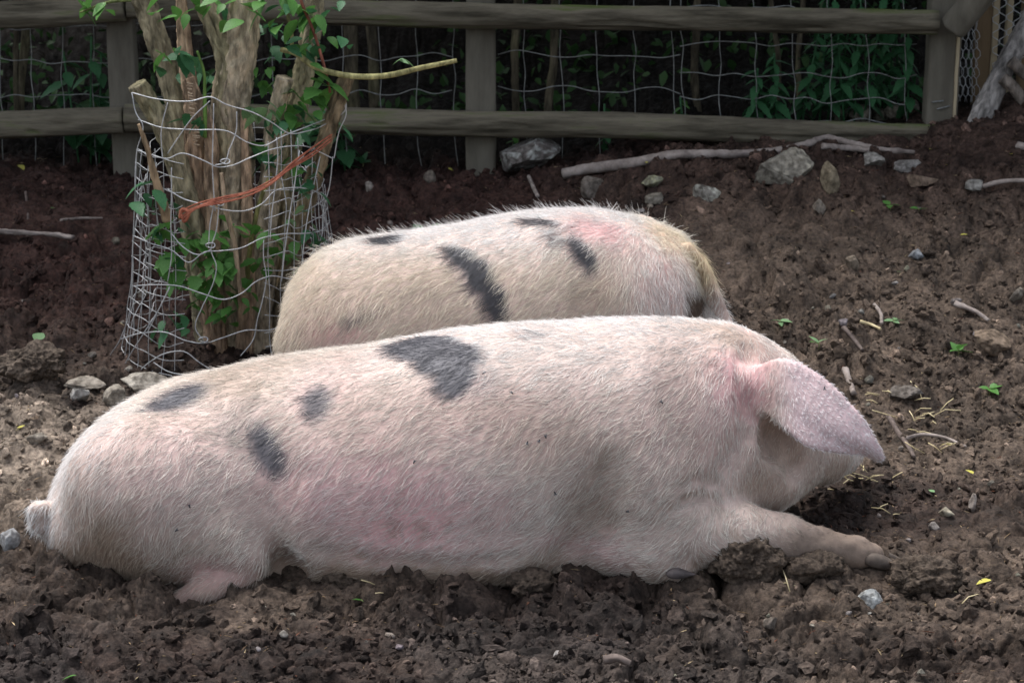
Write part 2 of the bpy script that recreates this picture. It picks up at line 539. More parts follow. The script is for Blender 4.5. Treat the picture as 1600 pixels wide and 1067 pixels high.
# ---- rear pig (smaller, its rump towards the shrub, head down behind the front pig)
Y2 = 1.22
trunk2 = Loft(stations([
    (446, 490, 560, 0.03, Y2), (450, 462, 590, 0.10, Y2), (462, 436, 615, 0.155, Y2), (485, 408, 632, 0.20, Y2), (520, 385, 645, 0.225, Y2), (570, 371, 650, 0.24, Y2), (640, 362, 652, 0.25, Y2),
    (720, 350, 652, 0.25, Y2), (800, 336, 648, 0.25, Y2), (870, 328, 640, 0.245, Y2), (930, 328, 630, 0.24, Y2 + .01), (990, 338, 612, 0.225, Y2 + .01), (1040, 354, 590, 0.20, Y2 + .015),
    (1070, 372, 570, 0.175, Y2 + .02), (1086, 400, 550, 0.14, Y2 + .03), (1096, 430, 525, 0.10, Y2 + .04), (1101, 460, 490, 0.04, Y2 + .04)]))
ear2_pts, ear2_r = sheet_pts([(1076, 386), (1102, 414), (1120, 455), (1141, 503)], [(1074, 415), (1094, 440), (1107, 470), (1134, 507)],
                             lambda s, t: 1.17 - 0.06 * s + 0.05 * t * (1 - s), 26, 16)
ear3_pts, ear3_r = sheet_pts([(985, 346), (1000, 340), (1015, 342)], [(1000, 352), (1010, 350), (1018, 346)], lambda s, t: 1.30, 10, 8)

def pig2_body(P):
    d = trunk2(P)
    d = smin(d, s_ell(P, at(545, 540, Y2 - .10), (0.19, 0.14, 0.17), rot_axes(0, 14, 0)), 0.05)
    d = smin(d, s_ell(P, at(960, 510, Y2 - .09), (0.13, 0.13, 0.17), rot_axes(0, -20, 0)), 0.05)
    d = smin(d, s_cap(P, [at(560, 640, 1.05), at(520, 655, 1.02)], [0.05, 0.035]), 0.03)
    d = smin(d, s_cap(P, [at(990, 590, 1.08), at(1060, 600, 1.03), at(1120, 602, 1.02)], [0.07, 0.045, 0.035]), 0.03)
    hd = s_ell(P, at(1050, 470, 1.27), (0.085, 0.12, 0.125))
    hd = smin(hd, s_cap(P, [at(1090, 520, 1.27), at(1130, 575, 1.29), at(1150, 610, 1.30)], [0.085, 0.065, 0.052]), 0.04)
    d = smin(d, hd, 0.04)
    d = smax(d, -s_cap(P, [at(1076, 420, 1.10), at(1082, 460, 1.07), at(1084, 500, 1.06)], [0.004, 0.012, 0.012]), 0.025)
    return d

def pig2(P):
    d = pig2_body(P)
    d = smin(d, s_sheet(P, ear2_pts, ear2_r), 0.018)
    d = smin(d, s_sheet(P, ear3_pts, ear3_r), 0.02)
    return d + 0.0035 * fbm3(P[:, 0] * 9, P[:, 1] * 9, P[:, 2] * 9, 2, 15)

# ------------------------------------------------------------------ terrain
def base_h(x, y):
    t = sstep(y, 0.7, 3.6)
    z = 0.20 * t + 0.13 * t * sstep(x, 0.0, 0.7) + 0.05 * t * sstep(x, 1.0, 2.2)
    z = z + 0.05 * t * sstep(-x, 1.3, 2.0)
    z = z + 0.13 * gauss(x, y, 2.05, 3.55, 0.45, 0.55)
    z = z + 0.05 * gauss(x, y, -1.22, 1.05, 0.22, 0.16)            # pale crusty heap left of the shrub
    z = z + sstep(y, 4.6, 9.5) * 1.6                               # wooded bank beyond the fence
    z = z + 0.02 * fbm2(x * 1.3, y * 1.3, 3, 40)
    return z

def churn(x, y):
    wx = x + 0.03 * fbm2(x * 9, y * 9, 2, 60); wy = y + 0.03 * fbm2(x * 9 + 31, y * 9, 2, 61)
    amp = 0.55 + 0.6 * sstep(fbm2(x * 2.2, y * 2.2, 2, 70), -0.35, 0.4)
    amp = amp * (0.95 + 0.0 * sstep(-y, -0.6, 0.0))
    f1, f2, c1 = worley2(wx * 8.5, wy * 8.5, 80)
    a = np.clip(1 - f1 * f1 * 1.7, 0, 1) * c1
    g1, g2, c2 = worley2(wx * 21, wy * 21, 90)
    b = np.clip(1 - g1 * g1 * 1.6, 0, 1) * (0.25 + 0.75 * c2)
    k1, k2, c3 = worley2(wx * 52 + 4 * b, wy * 52, 100)
    c = np.clip(1 - k1 * k1 * 1.6, 0, 1) * (0.2 + 0.8 * c3)
    e = 1 - np.abs(fbm2(wx * 13, wy * 13, 4, 110, 0.6)) * 2.2
    q = np.abs(fbm2(wx * 27 + 3 * a, wy * 27, 4, 115, 0.62))
    hi = fbm2(wx * 75, wy * 75, 3, 118, 0.7)
    return amp * (0.046 * a + 0.024 * b * (0.4 + a) + 0.009 * c + 0.014 * e - 0.03 - 0.026 * q + 0.0045 * hi) - 0.014 * sstep(f2 - f1, 0.10, 0.0) * amp

def pig_heap(x, y):
    """mud pushed up round the lying animals, hollow under them"""
    n = len(x); out = np.zeros(n)
    near = (np.abs(x) < 1.5) & (y > -0.5) & (y < 1.8)
    if near.any():
        P = np.stack([x[near], y[near], np.full(near.sum(), 0.05)], 1)
        d1 = pig1_body(P); P[:, 2] = 0.09; d2 = pig2_body(P)
        d = np.minimum(d1, d2)
        nz = 0.75 + 0.5 * fbm2(x[near] * 7, y[near] * 7, 2, 130)
        hp = 0.030 * (1 - 0.9 * gauss(x[near], y[near], -0.72, -0.05, 0.26, 0.3)) * (1 - 0.6 * gauss(x[near], y[near], 0.25, -0.05, 0.2, 0.3))
        out[near] = hp * np.exp(-(np.maximum(d, 0) / 0.07) ** 2) * nz * (d > -0.03) - 0.05 * sstep(-d, 0.03, 0.12)
    return out

def ground_h(x, y):
    x = np.atleast_1d(np.asarray(x, float)); y = np.atleast_1d(np.asarray(y, float))
    return base_h(x, y) + churn(x, y) + pig_heap(x, y)

def gnd(u, v):
    """where the line of sight through a pixel meets the soil"""
    d = ray(u, v)
    ys = np.linspace(-1.5, 6.0, 1500)
    t = (ys - CAM[1]) / d[1]
    X, Z = CAM[0] + d[0] * t, CAM[2] + d[2] * t
    hb = base_h(X, ys)
    k = int(np.argmax(Z < hb + 0.012))
    lo = max(k - 40, 0); sl = slice(lo, k + 60)
    hh = base_h(X[sl], ys[sl]) + churn(X[sl], ys[sl])
    below = Z[sl] < hh
    j = int(np.argmax(below)) if below.any() else k - lo
    return np.array([X[sl][j], ys[sl][j], hh[j]])

def gz(x, y):
    return float(ground_h(x, y)[0])

def soil_colour(x, y):
    n1 = fbm2(x * 1.7, y * 1.7, 3, 200); n2 = fbm2(x * 6, y * 6, 3, 210); n3 = fbm2(x * 25, y * 25, 2, 220)
    dry = np.array([0.102, 0.079, 0.063]); dark = np.array([0.038, 0.027, 0.023]); red = np.array([0.050, 0.026, 0.022]); grey = np.array([0.245, 0.205, 0.168])
    f = sstep(n1 + 0.35 * n2 + 0.75 * sstep(x, 0.0, 0.9) * sstep(y, 0.2, 1.2) - 0.15, -0.4, 0.55)[:, None]
    C = dark * (1 - f) + dry * f
    r = (sstep(y, 1.2, 2.4) * np.maximum(sstep(-x + 0.35 * n1, -0.9, 0.2), 0.7 * sstep(y, 2.2, 3.2)) * 0.9)[:, None]
    C = C * (1 - r) + red * r
    p = (gauss(x, y, -1.30, 0.90, 0.48, 0.50) * sstep(n2 + 0.5, -0.3, 0.4) * 0.95)[:, None]
    C = C * (1 - p) + grey * p
    wet = (sstep(-y, -0.05, 0.35) * sstep(fbm2(x * 3, y * 3, 2, 230) - 0.35 * np.abs(x - 0.1) + 0.25, -0.2, 0.35) * 0.6)[:, None]
    C = C * (1 - wet) + np.array([0.043, 0.037, 0.036]) * wet
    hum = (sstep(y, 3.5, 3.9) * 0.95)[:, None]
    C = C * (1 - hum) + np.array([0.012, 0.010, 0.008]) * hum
    return C * (0.88 * np.clip(1 + 0.6 * n3 + 0.4 * n2, 0.25, 2.1))[:, None]

def build_ground():
    """rows and columns widen with distance so that near soil is modelled finest"""
    ys = [-1.32]
    while ys[-1] < 4.4:
        ys.append(ys[-1] + 0.0052 * ((ys[-1] + 4.5) / 4.2) ** 1.3)
    ya = np.array(ys)
    yo = ya[-1] + np.cumsum(np.concatenate([np.full(40, 0.12), np.array([0.3, 0.8, 2, 5, 12, 25])]))
    yn = np.array([-60, -30, -12, -6, -4, -3, -2.4, -2, -1.8, -1.6, -1.5, -1.42, -1.36])
    ys = np.concatenate([yn, ya, yo])
    sc = np.linspace(-1, 1, 600)
    so = np.array([1.01, 1.03, 1.06, 1.1, 1.16, 1.25, 1.4, 1.7, 2.4, 4, 8, 20])
    sc = np.concatenate([-so[::-1], sc, so])
    half = np.clip(ys + 4.5, 2.9, 12) * 0.272 + 0.10
    x = (sc[None] * half[:, None]).ravel(); y = np.repeat(ys, len(sc))
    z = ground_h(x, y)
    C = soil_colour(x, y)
    # soil leans and overhangs a little
    k = sstep(-y, 1.33, 1.28) * sstep(-y, -4.6, -4.3) * 0 + ((y > -1.3) & (y < 4.4))
    xx = x + k * 0.010 * fbm2(x * 24, y * 24, 2, 240); yy = y + k * 0.010 * fbm2(x * 24 + 71, y * 24, 2, 241)
    nx, ny = len(sc), len(ys)
    i = np.arange(nx * (ny - 1)).reshape(ny - 1, nx)[:, :-1].ravel()
    Q = np.stack([i, i + 1, i + nx + 1, i + nx], 1)
    me = fast_mesh('ground', np.stack([xx, yy, z], 1), Q)
    set_col(me, C)
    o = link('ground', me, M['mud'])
    tag(o, 'churned dark brown mud of the pig paddock', kind='structure')

build_ground()

# ------------------------------------------------------------------ lumps: icospheres for crumbs, clods and stones
def icosphere(sub):
    t = (1 + 5 ** 0.5) / 2
    V = [(-1, t, 0), (1, t, 0), (-1, -t, 0), (1, -t, 0), (0, -1, t), (0, 1, t), (0, -1, -t), (0, 1, -t), (t, 0, -1), (t, 0, 1), (-t, 0, -1), (-t, 0, 1)]
    F = [(0, 11, 5), (0, 5, 1), (0, 1, 7), (0, 7, 10), (0, 10, 11), (1, 5, 9), (5, 11, 4), (11, 10, 2), (10, 7, 6), (7, 1, 8), (3, 9, 4), (3, 4, 2), (3, 2, 6), (3, 6, 8), (3, 8, 9), (4, 9, 5), (2, 4, 11), (6, 2, 10), (8, 6, 7), (9, 8, 1)]
    V = [np.array(v) / np.linalg.norm(v) for v in V]
    for _ in range(sub):
        cache = {}; N = []
        def mid(a, b):
            k = (min(a, b), max(a, b))
            if k not in cache:
                m = V[a] + V[b]; V.append(m / np.linalg.norm(m)); cache[k] = len(V) - 1
            return cache[k]
        for a, b, c in F:
            ab, bc, ca = mid(a, b), mid(b, c), mid(c, a)
            N += [(a, ab, ca), (b, bc, ab), (c, ca, bc), (ab, bc, ca)]
        F = N
    return np.array(V), np.array(F)

ICO = {s: icosphere(s) for s in range(5)}
ICO5 = icosphere(5)

def rand_rot(r):
    q = r.normal(size=4); q /= np.linalg.norm(q)
    a, b, c, d = q
    return np.array([[1 - 2 * (c * c + d * d), 2 * (b * c - a * d), 2 * (b * d + a * c)], [2 * (b * c + a * d), 1 - 2 * (b * b + d * d), 2 * (c * d - a * b)], [2 * (b * d - a * c), 2 * (c * d + a * b), 1 - 2 * (b * b + c * c)]])

def lump_variants(sub, n, seed, rough=0.35, cuts=0):
    r = np.random.default_rng(seed); out = []
    V, F = ICO[sub]
    for k in range(n):
        P = V * (1 + rough * fbm3(V[:, 0] * 1.9 + k * 9.37, V[:, 1] * 1.9 + 0.4, V[:, 2] * 1.9, 3, seed + k) + 0.22 * r.uniform(-1, 1, len(V)))[:, None]
        for _ in range(cuts):
            nn = r.normal(size=3); nn /= np.linalg.norm(nn); dd = r.uniform(0.45, 0.8)
            over = np.maximum(P @ nn - dd, 0)
            P = P - over[:, None] * nn * 0.93
        out.append(P @ np.diag(r.uniform(0.45, 1.3, 3)))
    return out, F

def scatter_xy(n, r, ymin=-1.3, ymax=3.9):
    """denser near the camera in step with how large the ground appears"""
    y = ymin + (ymax - ymin) * r.uniform(0, 1, n) ** 1.05
    half = (y + 4.5) * 0.27 + 0.12
    return r.uniform(-1, 1, n) * half, y

def build_crumbs():
    r = np.random.default_rng(21)
    VV, FF, CC = [], [], []; off = 0
    for sub, n, s0, s1, seed in ((1, 4600, 0.009, 0.024, 300), (0, 27000, 0.0034, 0.012, 320)):
        vs, F = lump_variants(sub, 8, seed, 0.75, 3)
        x, y = scatter_xy(int(n * 1.6), r)
        keep = fbm2(x * 3.2, y * 3.2, 3, 330) + r.uniform(-0.5, 0.5, len(x)) > -0.12
        x, y = x[keep][:n], y[keep][:n]
        z = ground_h(x, y)
        P3 = np.stack([x, y, z + 0.02], 1)
        ok = np.minimum(pig1_body(P3), pig2_body(P3)) > 0.02
        x, y, z = x[ok], y[ok], z[ok]
        size = s0 * (s1 / s0) ** (r.uniform(0, 1, len(x)) ** 1.8)
        col = soil_colour(x, y) * np.where(r.uniform(0, 1, (len(x), 1)) < 0.06, 2.6, 1) * r.uniform(0.65, 1.5, (len(x), 1))
        for i in range(len(x)):
            P = (vs[i % 8] @ rand_rot(r)) * size[i]
            VV.append(P + np.array([x[i], y[i], z[i] + size[i] * 0.12]))
            FF.append(F + off); off += len(P)
            CC.append(np.repeat(col[i:i + 1], len(P), 0))
    me = fast_mesh('mud_crumbs', np.concatenate(VV), np.concatenate(FF), False)
    set_col(me, np.concatenate(CC))
    tag(link('mud_crumbs', me, M['mud']), 'loose crumbs of dark soil strewn over the paddock', 'soil', kind='stuff')

build_crumbs()

def build_litter():
    """shreds of bark, straw and root trodden into the soil"""
    r = np.random.default_rng(23)
    n = 7500
    x, y = scatter_xy(n, r)
    z = ground_h(x, y)
    P3 = np.stack([x, y, z + 0.02], 1)
    ok = np.minimum(pig1_body(P3), pig2_body(P3)) > 0.02
    x, y, z = x[ok], y[ok], z[ok]; n = len(x)
    a = r.uniform(0, 6.28, n); L = 0.004 + 0.016 * r.uniform(0, 1, n) ** 3; W = r.uniform(0.0006, 0.0016, n)
    d = np.stack([np.cos(a), np.sin(a), r.uniform(-.3, .45, n)], 1)
    b = np.stack([-np.sin(a), np.cos(a), r.uniform(-.4, .4, n)], 1)
    c = np.stack([x, y, z + 0.003], 1)
    u = np.cross(d, b)
    V = np.stack([c - d * L[:, None], c + b * W[:, None] + u * 0.001, c - b * W[:, None] + u * 0.001, c + d * L[:, None], c - u * 0.001], 1).reshape(-1, 3)
    f = np.array([[0, 2, 1], [1, 2, 3], [0, 1, 4], [0, 4, 2], [3, 4, 1], [3, 2, 4]])
    F = (f[None] + (np.arange(n) * 5)[:, None, None]).reshape(-1, 3)
    pal = np.array([[0.05, 0.036, 0.03], [0.11, 0.075, 0.05], [0.20, 0.145, 0.09], [0.36, 0.29, 0.18], [0.13, 0.055, 0.035]])
    col = pal[r.choice(5, n, p=[.3, .27, .21, .12, .10])] * r.uniform(0.7, 1.3, (n, 1))
    me = fast_mesh('soil_litter', V, F, False)
    set_col(me, np.repeat(col, 5, 0))
    tag(link('soil_litter', me, M['mud']), 'shreds of bark and straw trodden into the soil', 'litter', kind='stuff')

build_litter()

# ------------------------------------------------------------------ pigs: mesh, colour, coat
def ell_mask(P, f, spots, warp=0.02, seed=0):
    """union of soft ellipses lying on the hide: (u, v, ru, rv, angle, strength)"""
    m = np.zeros(len(P))
    n1 = fbm3(P[:, 0] * 14, P[:, 1] * 14, P[:, 2] * 14, 3, seed); n2 = fbm3(P[:, 0] * 14 + 50, P[:, 1] * 14, P[:, 2] * 14, 3, seed + 9)
    n3 = fbm3(P[:, 0] * 60, P[:, 1] * 60, P[:, 2] * 60, 2, seed + 5)
    for (u, v, ru, rv, ang, st, soft) in spots:
        c = march(f, u, v)
        if c is None:
            continue
        s = depth(c) / FPX
        nrm = grad(f, c[None])[0]; nrm /= np.linalg.norm(nrm)
        ex = RT - nrm * (RT @ nrm); ex /= np.linalg.norm(ex)
        ez = np.cross(nrm, ex); ez = ez if ez @ UP < 0 else -ez             # down the hide
        fore = max(0.35, abs(ez @ UP)); forx = max(0.4, abs(ex @ RT))
        a = math.radians(ang)
        d = P - c
        px = (d @ ex) * forx / s + n1 * warp / s; py = (d @ ez) * fore / s + n2 * warp / s
        qx = px * math.cos(a) + py * math.sin(a); qy = -px * math.sin(a) + py * math.cos(a)
        q = np.sqrt((qx / ru) ** 2 + (qy / rv) ** 2) + 0.12 * n3
        depthfade = np.exp(-((d @ nrm) / (0.12)) ** 2)
        m = np.maximum(m, st * sstep(q, 1 + soft, 1 - soft) * depthfade)
    return m

def lerp(a, b, t):
    t = np.asarray(t)[:, None]
    return a * (1 - t) + np.asarray(b) * t

def pig1_colour(P, r=None):
    n = fbm3(P[:, 0] * 5, P[:, 1] * 5, P[:, 2] * 5, 3, 400); n2 = fbm3(P[:, 0] * 30, P[:, 1] * 30, P[:, 2] * 30, 2, 410)
    skin = np.tile(np.array([0.55, 0.44, 0.395]), (len(P), 1))
    pink = ell_mask(P, pig1, [(580, 790, 190, 80, 8, 0.95, 0.7), (250, 720, 150, 90, 0, 0.3, 0.8), (1165, 590, 55, 60, 60, 1.0, 0.8), (1100, 640, 90, 90, 0, 0.35, 0.9), (330, 915, 60, 30, -10, 0.9, 0.6), (920, 850, 60, 25, 15, 0.8, 0.8), (720, 660, 260, 60, 0, 0.3, 0.9), (520, 600, 60, 50, 0, 0.4, 0.9)], 0.05, 420)
    skin = lerp(skin, (0.72, 0.415, 0.43), pink * (0.8 + 0.4 * n))
    hair = np.tile(np.array([0.81, 0.765, 0.695]), (len(P), 1))
    hair = lerp(hair, (0.87, 0.86, 0.85), np.maximum(sstep(P[:, 2] + 0.05 * n, 0.40, 0.52), sstep(-P[:, 0] + 0.08 * n + 0.4 * (P[:, 2] - 0.25), 0.80, 0.95)))  # back and rump hair painted whiter where light from above lands
    hair = lerp(hair, (0.84, 0.70, 0.69), pink * 0.65)
    dirt_shade = ell_mask(P, pig1_body, [(150, 860, 70, 80, 0, 0.75, 0.8), (470, 885, 60, 26, 20, 0.7, 0.8), (930, 790, 75, 40, -55, 0.95, 0.9), (700, 905, 260, 26, 0, 0.55, 0.7), (1060, 600, 45, 90, 0, 0.34, 0.9), (400, 580, 150, 30, -10, 0.5, 0.9), (860, 690, 200, 70, 25, 0.36, 0.9), (640, 640, 180, 60, 0, 0.25, 0.9), (1080, 690, 60, 80, 0, 0.3, 0.9), (250, 850, 120, 60, 0, 0.3, 0.9), (1250, 700, 40, 70, 0, 0.35, 0.9), (1140, 520, 90, 30, 10, 0.4, 0.9), (370, 830, 70, 60, 0, 0.3, 0.9), (1330, 858, 110, 30, 0, 0.75, 0.8), (1205, 750, 60, 45, 20, 0.5, 0.9), (1228, 690, 38, 70, 10, 0.75, 0.95), (1290, 740, 40, 40, 0, 0.5, 0.9)], 0.06, 430)  # real dirt, plus shade painted under the ear and behind the elbow
    fleck = sstep(fbm3(P[:, 0] * 38, P[:, 1] * 38, P[:, 2] * 38, 3, 433, 0.65) + 0.35 * n, 0.26, 0.42) * (0.18 + 0.5 * sstep(-P[:, 2], -0.22, -0.06))
    dirt_shade = np.clip(np.maximum(dirt_shade * (1 + 0.8 * n) + 0.55 * sstep(-P[:, 2] + 0.03 * n, -0.10, -0.02), fleck), 0, 0.9)
    skin = lerp(skin, (0.26, 0.19, 0.14), dirt_shade); hair = lerp(hair, (0.42, 0.33, 0.245), dirt_shade)
    foot = sstep(P[:, 0] + 0.08 * n, 0.48, 0.64) * sstep(-P[:, 2], -0.17, -0.10) * sstep(-P[:, 1], -0.2, -0.16)
    skin = lerp(skin, (0.20, 0.155, 0.125), foot * 0.8); hair = lerp(hair, (0.27, 0.21, 0.165), foot * 0.85)
    spot = ell_mask(P, pig1, [(275, 624, 48, 19, -10, 1.0, 0.5), (496, 628, 24, 27, 20, 0.9, 0.5), (418, 702, 24, 50, -32, 0.95, 0.45), (360, 672, 26, 28, 0, 0.35, 0.8),
                              (660, 542, 62, 17, 6, 1, 0.3), (700, 560, 58, 26, 4, 1, 0.3), (712, 585, 38, 34, 0, 1, 0.45), (745, 590, 55, 34, 20, 0.4, 0.7), (836, 524, 26, 10, 5, 0.5, 0.7), (1045, 590, 36, 95, 8, 0.24, 0.9), (860, 580, 110, 60, 20, 0.18, 0.9), (335, 722, 30, 14, 0, 0.2, 0.9)], 0.012, 440)
    skin = lerp(skin, (0.11, 0.11, 0.125), spot)
    sh = spot if r is None else sstep(spot + r.uniform(-0.38, 0.28, len(P)), 0.35, 0.65)
    hair = lerp(hair, (0.12, 0.118, 0.132), sh)
    ear = sstep(s_sheet(P, near_ear_pts, near_ear_r), 0.016, 0.004) * sstep(P[:, 0], 0.545, 0.61)
    skin = lerp(skin, (0.66, 0.50, 0.515), ear); hair = lerp(hair, (0.86, 0.81, 0.82), ear)
    return np.clip(skin * (1 + 0.10 * n2 + 0.08 * n)[:, None], 0.02, 0.9), np.clip(hair, 0.02, 0.9), spot, ear

def pig2_colour(P, r=None):
    n = fbm3(P[:, 0] * 5, P[:, 1] * 5, P[:, 2] * 5, 3, 500); n2 = fbm3(P[:, 0] * 30, P[:, 1] * 30, P[:, 2] * 30, 2, 510)
    skin = np.tile(np.array([0.60, 0.47, 0.42]), (len(P), 1))
    pink = ell_mask(P, pig2, [(935, 362, 50, 22, 15, 0.9, 0.8), (520, 520, 40, 20, 0, 0.8, 0.8), (1040, 430, 40, 50, 0, 0.4, 0.9)], 0.03, 520)
    skin = lerp(skin, (0.70, 0.40, 0.40), pink)
    hair = np.tile(np.array([0.83, 0.755, 0.63]), (len(P), 1))
    hair = lerp(hair, (0.89, 0.88, 0.86), np.maximum(sstep(P[:, 0] + 0.1 * n, 0.15, 0.4) * 0.85, sstep(P[:, 2] + 0.04 * n, 0.44, 0.54)))  # white shoulder; the back is painted paler for light from above
    hair = lerp(hair, (0.76, 0.58, 0.56), pink * 0.7)
    dirt_shade = ell_mask(P, pig2, [(500, 470, 60, 60, 0, 0.35, 0.9), (930, 460, 40, 30, 0, 0.35, 0.9), (640, 450, 90, 50, 0, 0.2, 0.9)], 0.05, 530)  # dirt only on this pig
    skin = lerp(skin, (0.28, 0.20, 0.14), dirt_shade); hair = lerp(hair, (0.46, 0.36, 0.25), dirt_shade)
    yel = np.maximum(ell_mask(P, pig2, [(1086, 410, 20, 50, -12, 0.9, 0.6), (1055, 368, 46, 22, 25, 0.8, 0.8)], 0.015, 540), sstep(s_sheet(P, ear2_pts, ear2_r), 0.02, 0.004) * sstep(-P[:, 2], -0.40, -0.28 ) * 0 + sstep(s_sheet(P, ear2_pts, ear2_r), 0.02, 0.004) * sstep(P[:, 2], 0.34, 0.42) * 0.95)
    yel = yel * np.clip(0.75 + 0.9 * n, 0.25, 1)
    hair = lerp(hair, (0.66, 0.50, 0.20), yel); skin = lerp(skin, (0.45, 0.33, 0.16), yel)
    muz = ell_mask(P, pig2, [(1088, 476, 15, 24, 0, 0.95, 0.4)], 0.01, 545)
    hair = lerp(hair, (0.10, 0.06, 0.035), muz); skin = lerp(skin, (0.08, 0.05, 0.03), muz)
    spot = ell_mask(P, pig2, [(725, 402, 38, 17, 35, 1, 0.3), (752, 430, 22, 38, -25, 1, 0.35), (775, 470, 18, 40, -20, 1, 0.4), (843, 347, 36, 6, 12, 0.9, 0.5), (866, 374, 20, 12, 40, 0.6, 0.6), (912, 397, 34, 14, 52, 1, 0.4), (604, 376, 30, 8, 0, 1, 0.5), (560, 500, 34, 14, -20, 0.45, 0.8)], 0.008, 550)
    skin = lerp(skin, (0.09, 0.09, 0.10), spot)
    sh = spot if r is None else sstep(spot + r.uniform(-0.35, 0.25, len(P)), 0.35, 0.65)
    hair = lerp(hair, (0.09, 0.09, 0.10), sh)
    return np.clip(skin * (1 + 0.10 * n2 + 0.08 * n)[:, None], 0.02, 0.9), np.clip(hair, 0.02, 0.9), spot, np.zeros(len(P))

def skin_material():
    m = mat_noise('pig_skin', (0.80, 0.78, 0.77), (1.1, 1.08, 1.06), 45, 6, 0.6, 0.35, 0.002, 160, attr='col', spec=0.3)
    b = m.node_tree.nodes['Principled BSDF']
    return m

def hair_material():
    m, t, b = new_mat('pig_bristle')
    a = t.nodes.new('ShaderNodeAttribute'); a.attribute_name = 'col'
    t.links.new(a.outputs['Color'], b.inputs['Base Color'])
    b.inputs['Roughness'].default_value = 0.55
    b.inputs['Specular IOR Level'].default_value = 0.25
    return m

M['skin'] = skin_material()
M['hair'] = hair_material()

def build_pig(f, lo, hi, h, colour, flow, length, nhair, seed, name, label, base, tall):
    V, Q = mesh_sdf(f, lo, hi, h)
    root = empty(name, base)
    tag(root, label, 'pig', 'pigs asleep in the mud')
    me = fast_mesh('body', rel(V, root), Q)
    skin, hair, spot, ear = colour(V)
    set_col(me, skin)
    body = link('body', me, M['skin'], root)
    # coat: strands rooted over the hide
    r = np.random.default_rng(seed)
    T = np.concatenate([Q[:, [0, 1, 2]], Q[:, [0, 2, 3]]])
    e1, e2 = V[T[:, 1]] - V[T[:, 0]], V[T[:, 2]] - V[T[:, 0]]
    area = np.linalg.norm(np.cross(e1, e2), axis=1) / 2
    area = area * (1 + 2.2 * ear[T[:, 0]])
    pick = r.choice(len(T), nhair, p=area / area.sum())
    a, b = r.uniform(0, 1, nhair), r.uniform(0, 1, nhair)
    fl = a + b > 1; a[fl], b[fl] = 1 - a[fl], 1 - b[fl]
    P = V[T[pick, 0]] + a[:, None] * e1[pick] + b[:, None] * e2[pick]
    P = P[P[:, 2] > 0.0]
    N = grad(f, P); N /= np.linalg.norm(N, axis=1, keepdims=True) + 1e-9
    n = len(P)
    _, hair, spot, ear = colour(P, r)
    L = length(P, N, ear, r)
    F = flow(P, N, ear)
    wob = np.stack([fbm3(P[:, 0] * 22 + 40 * i, P[:, 1] * 22, P[:, 2] * 22, 2, seed + i) for i in range(3)], 1)
    F = F + 0.60 * wob + 0.20 * r.normal(size=(n, 3))
    F = F - N * (F * N).sum(1, keepdims=True)
    F /= np.linalg.norm(F, axis=1, keepdims=True) + 1e-9
    lift = np.clip(0.20 + 0.11 * r.normal(size=n) + tall(P, N, r), 0.05, 1.2)
    K = 5
    pos = np.empty((n, K, 3))
    p = P - N * 0.001
    d = F * np.cos(lift)[:, None] + N * np.sin(lift)[:, None]
    pos[:, 0] = p
    curl = 0.10 * r.normal(size=(n, 3))
    for k in range(1, K):
        p = p + d * (L / (K - 1))[:, None]
        pos[:, k] = p
        d = d - N * (0.10 * np.sin(lift))[:, None] + curl * 0.5 + np.array([0, 0, -0.05])
        d /= np.linalg.norm(d, axis=1, keepdims=True)
    rad = (0.00029 * r.uniform(0.6, 1.4, n))[:, None] * np.array([1, 1, 0.9, 0.7, 0.3])[None]
    cv = bpy.data.hair_curves.new('bristles')
    cv.add_curves([K] * n)
    pos = pos - np.array(root.location)
    cv.attributes['position'].data.foreach_set('vector', pos.astype(np.float32).ravel())
    ra = cv.attributes.get('radius') or cv.attributes.new('radius', 'FLOAT', 'POINT')
    ra.data.foreach_set('value', rad.astype(np.float32).ravel())
    ca = cv.attributes.new('col', 'FLOAT_COLOR', 'CURVE')
    C4 = np.ones((n, 4), dtype=np.float32); C4[:, :3] = np.clip(hair * r.uniform(0.62, 1.14, (n, 1)), 0, 0.93)
    ca.data.foreach_set('color', C4.ravel())
    cv.materials.append(M['hair'])
    o = bpy.data.objects.new('bristles', cv)
    COL.objects.link(o); o.parent = root
    o['kind'] = 'stuff'
    return root

def flow1(P, N, ear):
    F = np.tile(np.array([-0.80, -0.05, -0.55]), (len(P), 1))
    F = lerp(F, (-0.40, 0.0, -0.95), sstep(-P[:, 0], 0.55, 0.95))
    F = lerp(F, (-0.98, 0, -0.12), sstep(-P[:, 2], -0.2, -0.05) * sstep(P[:, 0], -0.5, -0.3))
    F = lerp(F, (-0.25, 0.0, -0.9), sstep(P[:, 0], 0.30, 0.52) * 0.8)
    F = lerp(F, (0.8, 0.0, -0.5), ear)
    leg = sstep(P[:, 0], 0.36, 0.42) * sstep(-P[:, 1], -0.18, -0.10) * sstep(-P[:, 2], -0.16, -0.1)
    return lerp(F, (0.95, 0, -0.3), leg)

def len1(P, N, ear, r):
    L = 0.028 * r.uniform(0.4, 1.3, len(P)) * (1 - 0.25 * sstep(-P[:, 2], -0.10, -0.03))
    L *= 1 - 0.45 * sstep(P[:, 0], 0.42, 0.60)
    L *= 1 - 0.35 * ear
    leg = sstep(P[:, 0], 0.5, 0.62) * sstep(-P[:, 2], -0.14, -0.08)
    return L * (1 - 0.45 * leg)

def tall1(P, N, r):
    return 0.0

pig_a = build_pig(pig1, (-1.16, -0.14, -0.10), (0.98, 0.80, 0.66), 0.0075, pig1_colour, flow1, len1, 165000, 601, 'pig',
                  'large pink and white pig with grey spots and a floppy ear, lying along the mud', (-0.05, 0.27, 0.0), tall1)

